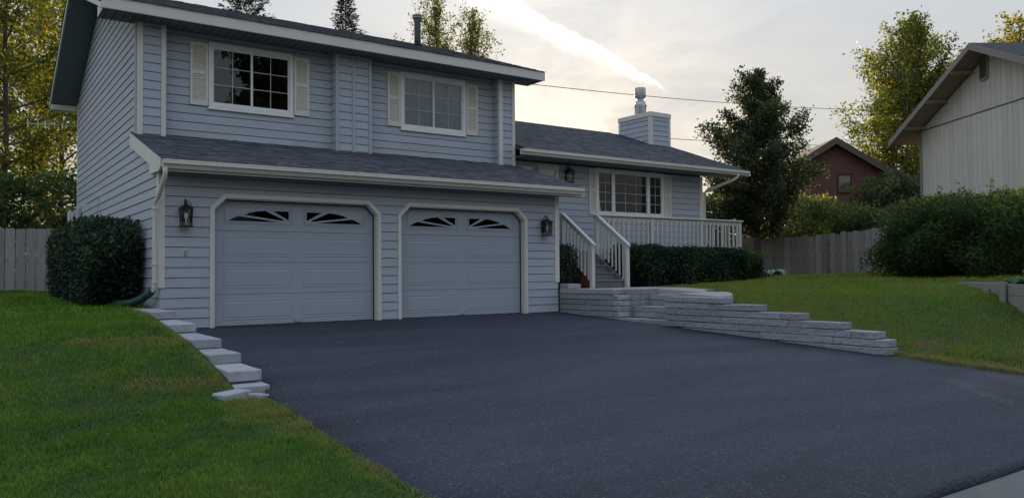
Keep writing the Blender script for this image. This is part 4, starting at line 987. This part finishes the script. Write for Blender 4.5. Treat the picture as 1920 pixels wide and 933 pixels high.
def branch_tree(name, label, base, h, crown0, radius, n_leaf, leaf, m, bark='bark', group=None, seed=1, trunk_r=.12, shape='egg', up=.55, tint=(.5, .22), gap=.0, lean=(0, 0), spread=.22, density=1.0, upright=0.0):
    """tapered trunk, limbs, twigs; leaves gather round the twigs so gaps stay between the boughs"""
    r_ = np.random.default_rng(seed); bx, by = base; bz = float(ground_z(bx, by))-.1
    t = empty(name, (bx, by, bz+.1), label, 'tree', group); wood = MB()
    K = 9; tp = []
    for i in range(K):
        f_ = i/(K-1); tp.append(np.array((bx+lean[0]*f_+r_.normal()*.05*h/10*f_, by+lean[1]*f_+r_.normal()*.05*h/10*f_, bz+h*.97*f_)))
    wood.tube([tuple(p) for p in tp], [trunk_r*(1-.93*(i/(K-1)))**.9+.008 for i in range(K)], 8)
    def trunk_at(f_): x_ = f_*(K-1); i = min(int(x_), K-2); return tp[i]+(tp[i+1]-tp[i])*(x_-i)
    pts = []; wts = []
    nb_ = int((16+h*2.2)*density); ga = 2.399
    for i in range(nb_):
        f_ = (i+.5)/nb_; hf = crown0+(1-crown0)*f_*.98; p0 = trunk_at(hf)
        if shape == 'egg': R = radius*math.sin(math.pi*(.10+.86*f_)**.8)**.75
        elif shape == 'pyramid': R = radius*min(1, .55+f_*3.0)*(1-f_)**.62+.18
        elif shape == 'cone': R = radius*(1-f_)**.85+.12
        else: R = radius*(.55+.45*math.sin(math.pi*f_))*(1-.5*f_**3)
        R *= r_.uniform(.72, 1.12); az = i*ga+r_.normal()*.35
        el = up*(.35+.9*f_)+r_.normal()*.10+upright
        d = np.array((math.cos(az)*math.cos(el), math.sin(az)*math.cos(el), math.sin(el)))
        mid = p0+d*R*.5+np.array((0, 0, -.04*R)); end = p0+d*R*(1 if upright == 0 else 1.15)+np.array((0, 0, .10*R))
        r0 = trunk_r*(.42*(1-f_)+.10)
        wood.tube([tuple(p0), tuple(mid), tuple(end)], [r0, r0*.55, .006], 5, cap=False)
        ns = max(3, int(R*4.2))
        for j in range(ns):
            g_ = .25+.75*(j+.6)/ns; q0 = (p0+(mid-p0)*g_*2 if g_ < .5 else mid+(end-mid)*(g_-.5)*2)
            sd = d*.7+r_.normal(size=3)*.6; sd[2] += .25+upright*.8; sd /= np.linalg.norm(sd); L = R*r_.uniform(.18, .42)*(1.15-.5*g_)+.12
            q1 = q0+sd*L; wood.tube([tuple(q0), tuple(q1)], [max(r0*.25, .007), .004], 4, cap=False)
            pts.append((q0, q1)); wts.append(L)
    wts = np.array(wts); wts /= wts.sum(); cnt = r_.multinomial(n_leaf, wts); P = []; T = []
    for (q0, q1), c in zip(pts, cnt):
        if c == 0: continue
        f_ = r_.beta(1.6, 1.0, size=c)[:, None]; cl = r_.normal()*.12
        P.append(q0+(q1-q0)*f_*1.12+r_.normal(size=(c, 3))*spread*(np.linalg.norm(q1-q0)+.25)*np.array((1, 1, .8))); T.append(np.ones(c)*tint[0]+cl+r_.normal(size=c)*tint[1])
    P = np.concatenate(P); T = np.concatenate(T)
    wood.build('trunk', bark, t, True)
    leaves('crown', P, leaf, T, m, t, up=-.15, aspect=.62, r_=r_)
    return t
def spruce(label, base, h, radius, seed, group, leaf=.20):
    r_ = np.random.default_rng(seed); bx, by = base; bz = float(ground_z(bx, by))-.1
    t = empty('spruce_tree', (bx, by, bz+.1), label, 'tree', group); wood = MB(); wood.tube([(bx, by, bz), (bx, by, bz+h*.5), (bx, by, bz+h)], [.17, .09, .01], 8); P = []; D = []
    z = 1.0
    while z < h-.12:
        f_ = z/h; R = min(radius*(1-f_)**.9+.10, 3.2); k_ = 6 if f_ < .9 else 5; a0 = r_.random()*6
        for j in range(k_):
            az = a0+j*6.283/k_+r_.normal()*.2; L = R*r_.uniform(.7, 1.15); el = -.25+.75*f_**2+r_.normal()*.06
            d = np.array((math.cos(az)*math.cos(el), math.sin(az)*math.cos(el), math.sin(el))); p0 = np.array((bx, by, bz+z)); p1 = p0+d*L+np.array((0, 0, .12*L))
            wood.tube([tuple(p0), tuple(p0+d*L*.6), tuple(p1)], [.02*(1-f_)+.006, .01*(1-f_)+.004, .003], 4, cap=False)
            n = int(26*L+10); g_ = r_.uniform(.12, 1.03, n); s_ = np.cross(d, (0, 0, 1)); wd = (1.05-g_)*.42*L*r_.uniform(-1, 1, n)
            P.append(p0+np.outer(g_, p1-p0)+np.outer(wd, s_)+r_.normal(size=(n, 3))*.03+np.outer(np.abs(wd), (0, 0, -.25))); D.append(np.tile(d, (n, 1))+np.outer(np.sign(wd), s_)*.8)
        z += .17+.22*(1-f_)
    n = 30; P.append(np.array((bx, by, bz+h-.5))+np.outer(r_.random(n), (0, 0, .5))); D.append(r_.normal(size=(n, 3))*.6+np.array((0, 0, .8)))
    P = np.concatenate(P); D = np.concatenate(D)
    wood.build('trunk', 'bark', t, True); leaves('crown', P, leaf, .5+r_.normal(size=len(P))*.22, 'needle', t, dirs=D, aspect=.30, r_=r_); return t

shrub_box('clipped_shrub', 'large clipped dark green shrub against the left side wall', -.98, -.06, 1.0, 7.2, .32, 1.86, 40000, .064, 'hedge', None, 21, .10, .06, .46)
GH = 'low hedge shrubs in front of the deck'
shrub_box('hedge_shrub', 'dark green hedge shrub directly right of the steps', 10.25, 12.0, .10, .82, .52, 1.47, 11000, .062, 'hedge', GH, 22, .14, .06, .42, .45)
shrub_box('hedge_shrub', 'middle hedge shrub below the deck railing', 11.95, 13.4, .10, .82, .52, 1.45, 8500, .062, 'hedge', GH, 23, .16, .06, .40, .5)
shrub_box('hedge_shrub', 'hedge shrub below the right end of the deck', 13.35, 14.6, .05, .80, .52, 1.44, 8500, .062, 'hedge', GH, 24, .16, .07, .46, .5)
shrub_box('loose_shrub', 'loose low shrub past the right end of the deck', 14.65, 15.4, .1, .9, .5, 1.30, 3500, .07, 'shrub', None, 25, .3, .12, .35, .5)
shrub_box('leafy_shrub', 'narrow shrub between the garage corner and the steps', 8.15, 8.8, .15, .75, .48, 1.45, 3200, .055, 'hedge', None, 26, .22, .08, .55, .2)
shrub_box('lilac_bush', 'big dark rounded bush in front of the neighbour house', 15.0, 20.6, -6.6, -2.6, .55, 2.48, 52000, .085, 'shrub', None, 27, .30, .12, .30, 0, 'bush')
# long shoots standing above the big bush
r0 = np.random.default_rng(5); lb = bpy.data.objects['lilac_bush']; P = []; wd = MB()
for i in range(70):
    x_, y = r0.uniform(15.4, 20.3), r0.uniform(-6.2, -3.0); h = r0.uniform(.05, .45); z_ = 2.45; e_ = (x_+r0.normal()*.1, y+r0.normal()*.1, z_+h)
    wd.tube([(x_, y, 1.9), e_], [.008, .003], 4, cap=False); k_ = r0.random(26)[:, None]; P.append(np.array((x_, y, 2.0))*(1-k_)+np.array(e_)*k_+r0.normal(size=(26, 3))*.045)
wd.build('shoot_stems', 'twig', lb)['kind'] = 'stuff'; P = np.concatenate(P); leaves('shoots', P, .085, .75+r0.normal(size=len(P))*.2, 'shrub', lb, up=.2, r_=r0)
GB = 'shrubs beyond the right fence'
shrub_box('wild_shrub', 'sunlit shrub rising beyond the fence left of the red house', 25.6, 29.2, 5.6, 9.6, .5, 3.9, 20000, .12, 'shrub', GB, 31, .45, .16, .55)
shrub_box('wild_shrub', 'dark green shrub below the red house window', 28.6, 32.6, 4.2, 8.2, .5, 3.5, 18000, .13, 'shrub', GB, 32, .45, .16, .36)
shrub_box('wild_shrub', 'tall dark shrub right of the red house window', 33.6, 39.0, 5.6, 9.6, .5, 5.3, 24000, .16, 'darkleaf', GB, 33, .45, .16, .50)
shrub_box('wild_shrub', 'dark shrub beyond the fence corner under the pyramidal tree', 20.4, 25.4, 8.4, 12.6, .5, 4.3, 20000, .12, 'darkleaf', GB, 34, .45, .16, .45)
branch_tree('chokecherry_tree', 'dark pyramidal leafy tree right of the house roof', (21.45, 5.1), 7.75, .20, 2.15, 42000, .11, 'darkleaf', 'bark', None, 41, .13, 'pyramid', .62, (.50, .24), spread=.20, density=1.7, upright=.18)
TB = 'trees behind the house'
branch_tree('birch_tree', 'tall loose birch with yellowing leaves left of the neighbour roof', (42.2, 11.1), 15.0, .10, 3.9, 42000, .17, 'autumn', 'birch', None, 42, .16, 'egg', .85, (.37, .22), spread=.19, density=1.5, lean=(.8, -.6), upright=.15)
branch_tree('birch_tree', 'distant tree top above the neighbour roof at the right edge', (52.4, 8.6), 16.6, .25, 3.4, 16000, .2, 'autumn', 'birch', None, 43, .15, 'egg', .7, (.5, .25), spread=.22)
branch_tree('birch_tree', 'slender birch top behind the main roof beside the vent pipe', (18.2, 23.0), 14.6, .40, 3.4, 6500, .13, 'autumn', 'twig', None, 44, .09, 'oval', 1.0, (.30, .22), spread=.11, upright=.40)
branch_tree('birch_tree', 'slender birch top right of the vent pipe behind the main roof', (19.9, 22.2), 13.9, .40, 3.2, 5500, .13, 'autumn', 'twig', None, 45, .09, 'oval', 1.0, (.30, .22), spread=.11, upright=.40)
spruce('spruce top showing above the left part of the main roof', (9.9, 28.7), 16.6, 6.2, 51, 'spruces behind the house')
spruce('narrow spruce top showing above the middle of the main roof', (15.8, 29.3), 16.7, 5.2, 52, 'spruces behind the house')
GL = 'tall trees left behind the fence'
branch_tree('aspen_tree', 'tall aspen at the left edge with yellow green crown', (-1.3, 17.6), 15.0, .08, 3.4, 32000, .135, 'autumn', 'bark', GL, 61, .12, 'oval', .7, (.38, .22), spread=.20, density=1.2)
branch_tree('aspen_tree', 'tall aspen close behind the left gable eave', (1.2, 26.5), 16.0, .08, 3.6, 31000, .15, 'autumn', 'bark', GL, 62, .12, 'oval', .7, (.44, .24), spread=.20, density=1.2)
branch_tree('aspen_tree', 'tall aspen farther back between the left trees', (-4.6, 31), 16.0, .08, 4.4, 20000, .19, 'autumn', 'bark', GL, 63, .2, 'oval', .7, (.36, .22), spread=.22)
shrub_box('wild_shrub', 'dark undergrowth behind the left fence', -5.5, 2.2, 13.2, 16.4, .4, 3.9, 24000, .12, 'shrub', None, 64, .22, .16, .25)
# woods across the street (seen mirrored in the windows)
FAR = ((-30, -36, 13, 5.2, 'leafy tree across the street, farthest left'), (-19, -39, 14, 5.2, 'leafy tree across the street, second from the left'), (-8, -37, 12, 5, 'leafy tree across the street, third from the left'), (3, -40, 13, 5.2, 'leafy tree across the street opposite the garage'), (14.6, -32, 20, 4.6, 'tallest leafy tree across the street'), (24, -40, 11, 4.8, 'leafy tree across the street opposite the front door'), (34, -46, 11, 5.0, 'leafy tree across the street, second from the right'), (66, -34, 13, 5.2, 'leafy tree across the street, farthest right'))
for i, (x_, y, h, w_, lab) in enumerate(FAR):
    branch_tree('aspen_tree', lab, (x_, y), h, .06, w_, 9000, .55, 'shrub', 'bark', 'trees across the street', 70+i, .2, 'oval', .7, (.4, .2), spread=.24, density=.8)

# hosta, garden bed
def big_leaf_plant(name, label, c, n, L, w, m, seed, up, tip, cat='plant'):
    r_ = np.random.default_rng(seed); z0 = float(ground_z(c[0], c[1])); t = empty(name, (c[0], c[1], z0), label, cat); 
    for i in range(n):
        az = i*2.399+r_.normal()*.2; l_ = L*r_.uniform(.7, 1.1); ww_ = w*r_.uniform(.8, 1.1); el = up*(1-.6*(i/n)); V_ = []; F_ = []; T_ = []; K = 7; J = 5
        d = np.array((math.cos(az), math.sin(az), 0)); s_ = np.array((-d[1], d[0], 0))
        for k_ in range(K):
            f_ = k_/(K-1); p = np.array((c[0], c[1], z0))+d*l_*(f_*.95)+np.array((0, 0, l_*(math.sin(el)*f_*1.5-.85*f_*f_)))
            wv = ww_*math.sin(math.pi*min(max(f_*.9+.06, 0), 1))**.8*(.25 if f_ < .22 else 1)
            for j in range(J):
                e_ = (j/(J-1)-.5)*2; V_.append(p+s_*wv*.5*e_+np.array((0, 0, .16*wv*e_*e_+.01*math.sin(9*f_+e_*3)))); T_.append(tip if abs(e_) > .9 else .25+.2*r_.random())
        for k_ in range(K-1):
            for j in range(J-1): F_.append((k_*J+j, k_*J+j+1, (k_+1)*J+j+1, (k_+1)*J+j))
        np_mesh('leaf', np.array(V_), np.array(F_), np.array(T_), m, t, True)
    return t
big_leaf_plant('hosta_plant', 'white edged hosta at the end of the bed by the fence', (15.9, .35), 36, .50, .19, 'hosta', 3, .95, 1.0)

bedw = empty('raised_bed', (11.6, -8.0, .1), 'raised garden bed with grey timber edging at the right edge', 'garden bed')
BEDP = [(13.3, -5.9), (10.95, -8.2)]
(xa, ya), (xb, yb) = BEDP; L = math.hypot(xb-xa, yb-ya); d = np.array(((xb-xa)/L, (yb-ya)/L)); nrm2 = np.array((-d[1], d[0])); nrm2 = nrm2 if nrm2[0] > 0 else -nrm2
BT = .60
def bar(p, q_, w, z0, z1, name='timber', m='timber', parent=bedw):
    p, q_ = np.array(p), np.array(q_); dd = (q_-p)/np.linalg.norm(q_-p); nn_ = np.array((-dd[1], dd[0]))*w/2
    A, B, C_, D = p-nn_, q_-nn_, q_+nn_, p+nn_
    return MB().hexa([(*A, z0), (*B, z0), (*C_, z0), (*D, z0), (*A, z1), (*B, z1), (*C_, z1), (*D, z1)]).build(name, m, parent)
P1 = np.array((xa, ya)); P2 = np.array((xb, yb)); mid_ = P1+(P2-P1)*.62
bar(P1, mid_, .12, BT-.17, BT); bar(P1+d*.3, mid_, .115, BT-.36, BT-.174); bar(mid_+d*.003, P2, .12, BT-.18, BT-.004); bar(mid_, P2, .115, BT-.37, BT-.184); bar(mid_+d*.5, P2, .11, BT-.56, BT-.374)
for f_ in (.45, .66, .97):
    p = P1+(P2-P1)*f_-nrm2*.10; MB().cbox(p[0]-.05, p[0]+.05, p[1]-.05, p[1]+.05, -.3, BT-.1+.14*(f_ > .6), .006).build('stake', 'timber', bedw)
bar(P1, P1+nrm2*3, .12, BT-.3, BT-.002); bar(P2-d*.06, P2-d*.06+nrm2*3, .12, BT-.5, BT-.002)
c_ = (P1+P2)/2+nrm2*1.5
sb_ = MB(); sb_.hexa([(*(P1+nrm2*.07), 0.0), (*(P2+nrm2*.07), 0.0), (*(P2+nrm2*3), 0.0), (*(P1+nrm2*3), 0.0), (*(P1+nrm2*.07), BT-.05), (*(P2+nrm2*.07), BT-.05), (*(P2+nrm2*3), BT-.04), (*(P1+nrm2*3), BT-.04)]).build('bed_soil', 'bed', bedw)
def bed_plant(name, label, f_, off, n, L_, w_, seed, tip):
    p = P1+(P2-P1)*f_+nrm2*off; t = big_leaf_plant(name, label, (p[0], p[1]), n, L_, w_, 'rhubarb', seed, .9, tip); dz = BT-.05-t.location.z; t.location.z += dz
bed_plant('cabbage_plant', 'pale broad leaved plant in the raised bed', .38, .45, 12, .30, .24, 8, .9)
bed_plant('rhubarb_plant', 'tall broad leaved green plant at the right edge of the raised bed', .62, 1.0, 26, .75, .42, 9, .5)
bed_plant('squash_plant', 'low broad leaves in the raised bed corner', .86, .5, 12, .4, .3, 10, .5)

# ------------------------------------------------------------------ grass
def grass(name, label, regions, test, dead, seed, sun_tint=0.0):
    r_ = np.random.default_rng(seed); VV = []; TT = []
    for (x0, x1, y0, y1, dens, hh, ww_) in regions:
        n = int((x1-x0)*(y1-y0)*dens); x = r_.uniform(x0, x1, n); y = r_.uniform(y0, y1, n); ok = test(x, y); x, y = x[ok], y[ok]; n = len(x)
        z = ground_z(x, y)-.006; pt = np.stack([x, y, np.zeros(n)], 1)
        big = lump(pt, .8, 3); med = lump(pt, 3.1, 8); fine_ = lump(pt, 9.0, 5)
        h = hh*np.clip(1+.25*med+.22*fine_+r_.normal(size=n)*.22, .35, 1.9); dd = dead(x, y)
        h *= np.where(dd > .95, 1.25, np.where(dd > .5, .85, 1))
        az = r_.uniform(0, 6.283, n)+.8*med; ln = np.abs(r_.normal(size=n))*.45+.15+.35*(dd > .5)
        dx, dy = np.cos(az), np.sin(az); w = ww_*r_.uniform(.7, 1.3, n); base = np.stack([x, y, z], 1)
        side = np.stack([-dy, dx, np.zeros(n)], 1)*w[:, None]; out = np.stack([dx, dy, np.zeros(n)], 1)
        mid = base+out*(h*ln*.35)[:, None]+np.array((0, 0, 1))*(h*.62)[:, None]; tip = base+out*(h*ln*1.0)[:, None]+np.array((0, 0, 1))*(h*(1-.25*ln))[:, None]
        VV.append(np.stack([base-side, base+side, mid+side*.7, mid-side*.7, mid-side*.7, mid+side*.7, tip+side*.12, tip-side*.12], 1).reshape(-1, 3))
        t = .44+sun_tint+.10*big+.12*med+.10*fine_+r_.normal(size=n)*.12; t = np.where(r_.random(n) < .025, .80, t)
        t = np.where(dd > 0, np.clip(t+dd*(.42+.12*r_.normal(size=n)), 0, 1), np.minimum(t, .80))
        tv = np.stack([t-.16, t-.16, t, t, t, t, t+.06, t+.06], 1).reshape(-1); TT.append(tv)
    V_ = np.concatenate(VV); T_ = np.clip(np.concatenate(TT), 0, 1)
    tag(np_mesh(name, V_, np.arange(len(V_)).reshape(-1, 4), T_, 'grass'), label, 'grass', kind='stuff')
def blob(x, y, cx, cy, rx, ry, a=0, e=.3):
    c, s_ = math.cos(a), math.sin(a); u_ = ((x-cx)*c+(y-cy)*s_)/rx; v_ = (-(x-cx)*s_+(y-cy)*c)/ry
    k_ = u_*u_+v_*v_+.5*lump(np.stack([x, y, 0*x], 1), 4.0, 2); return np.clip((1-k_)/e, 0, 1)
def lt(x, y):
    le = np.interp(y, [-10.8, -9.2, -7.6, -6.4, -5.9, -5.6, 0, .01, 20], [-.385, -.295, -.265, -.205, -.20, -.44, -.41, -.06, -.06]); return (x < le) & ~((y > -5.77) & (y < -5.54) & (x > -.63))
def ld(x, y):
    e = np.interp(y, [-10.8, -9.2, -7.6, -6.4, -5.6, 0.2], [-.42, -.33, -.30, -.24, -.40, -.40]); g = e-x
    band = np.clip(1.25-g/(.20+.12*lump(np.stack([x, y, 0*x], 1), 2.6, 4)), 0, 1)*np.where(y < -5.7, .8, .95)*np.where(y > .2, 0, 1)
    mound = blob(x, y, -.40, -6.6, .40, .95, 0, .7)*1.1
    return np.clip(np.maximum.reduce([band, mound, blob(x, y, -.88, -5.35, .55, .22, -.15)*1.3, blob(x, y, -.95, -3.6, .85, .30, -.1)*1.1, blob(x, y, -.7, -2.2, .3, .12)*.4, blob(x, y, -1.2, -8.6, .10, .06)*.6]), 0, 1.4)
grass('grass', 'thick green lawn grass left of the driveway', [(-3.6, -.12, -10.8, -8.2, 6500, .042, .0022), (-3.8, -.12, -8.2, -5.6, 5000, .042, .0026), (-4.2, -.3, -5.6, -1, 2600, .050, .0036), (-5, -.05, -1, 11.3, 700, .06, .006), (-9, -3.6, -10.8, 11.3, 120, .06, .010)], lt, ld, 1)
def rt(x, y):
    inslab = (x < np.interp(y, [-3.95, -3.3, -2.4, -1.4, -.25], [9.0, 9.7, 10.3, 10.45, 10.40])) & (y > -3.97)
    bedu = (x-P1[0])*nrm2[0]+(y-P1[1])*nrm2[1]; bedv = (x-P1[0])*d[0]+(y-P1[1])*d[1]
    return (x > np.where(y > -7.2, wall_x(y)+.30, np.interp(y, [-10.8, -9, -7.5], [8.54, 8.37, 8.37]))) & ~inslab & ~((y > .0) & (x < 16.0)) & ~((bedu > -.06) & (bedu < 3) & (bedv > -.06) & (bedv < L))
def rd(x, y):
    g = x-8.42; band = np.clip(1-g/(.55+.3*lump(np.stack([x, y, 0*x], 1), 1.6, 4)), 0, 1)*np.where(y < -6.6, 1.0, 0.0)
    top = np.clip(1-(x-wall_x(y)-.3)/.25, 0, 1)*np.where((y > -7.2) & (y < -4.2), .6, 0)
    return np.clip(np.maximum.reduce([band, top, blob(x, y, 9.35, -7.3, .5, .22, .5)*.85]), 0, 1)
grass('grass', 'sloping green lawn grass right of the driveway', [(8.3, 12.5, -10.7, -4, 2600, .05, .0036), (8.3, 14, -4, .1, 1500, .05, .005), (12.5, 19, -10.7, -4, 600, .06, .007), (14, 24, -4, 6, 450, .07, .009)], rt, rd, 2, .27)  # last value paints low sunlight into the blade colour: yellower, lighter

# a few fallen leaves and bits on the drive and lawn edge
r0 = np.random.default_rng(77); n = 170
lx = np.concatenate([r0.uniform(-.2, 8.2, 90), r0.uniform(-2.6, -.2, 50), r0.uniform(8.6, 11, 30)]); ly = np.concatenate([r0.uniform(-10.4, -.4, 90), r0.uniform(-10.4, -1, 50), r0.uniform(-9.5, -5, 30)])
lz = np.where((lx > -.2) & (lx < 8.3), .054*np.minimum(ly, 0)+.008, ground_z(lx, ly)+.045)
dl = np.stack([r0.normal(size=n), r0.normal(size=n), r0.normal(size=n)*.12], 1); dl /= np.linalg.norm(dl, axis=1)[:, None]
sl_ = np.cross(dl, np.tile((0, 0, 1.0), (n, 1))); szl = r0.uniform(.018, .04, n)[:, None]; pl = np.stack([lx, ly, lz], 1)
vl = np.stack([pl, pl+dl*szl*.5+sl_*szl*.32+np.array((0, 0, .004)), pl+dl*szl, pl+dl*szl*.5-sl_*szl*.32+np.array((0, 0, .006))], 1).reshape(-1, 3)
tag(np_mesh('leaf_litter', vl, np.arange(4*n).reshape(-1, 4), np.repeat(r0.uniform(.3, 1, n), 4), 'autumn'), 'scattered small fallen leaves on the driveway and lawn', 'leaves', kind='stuff')
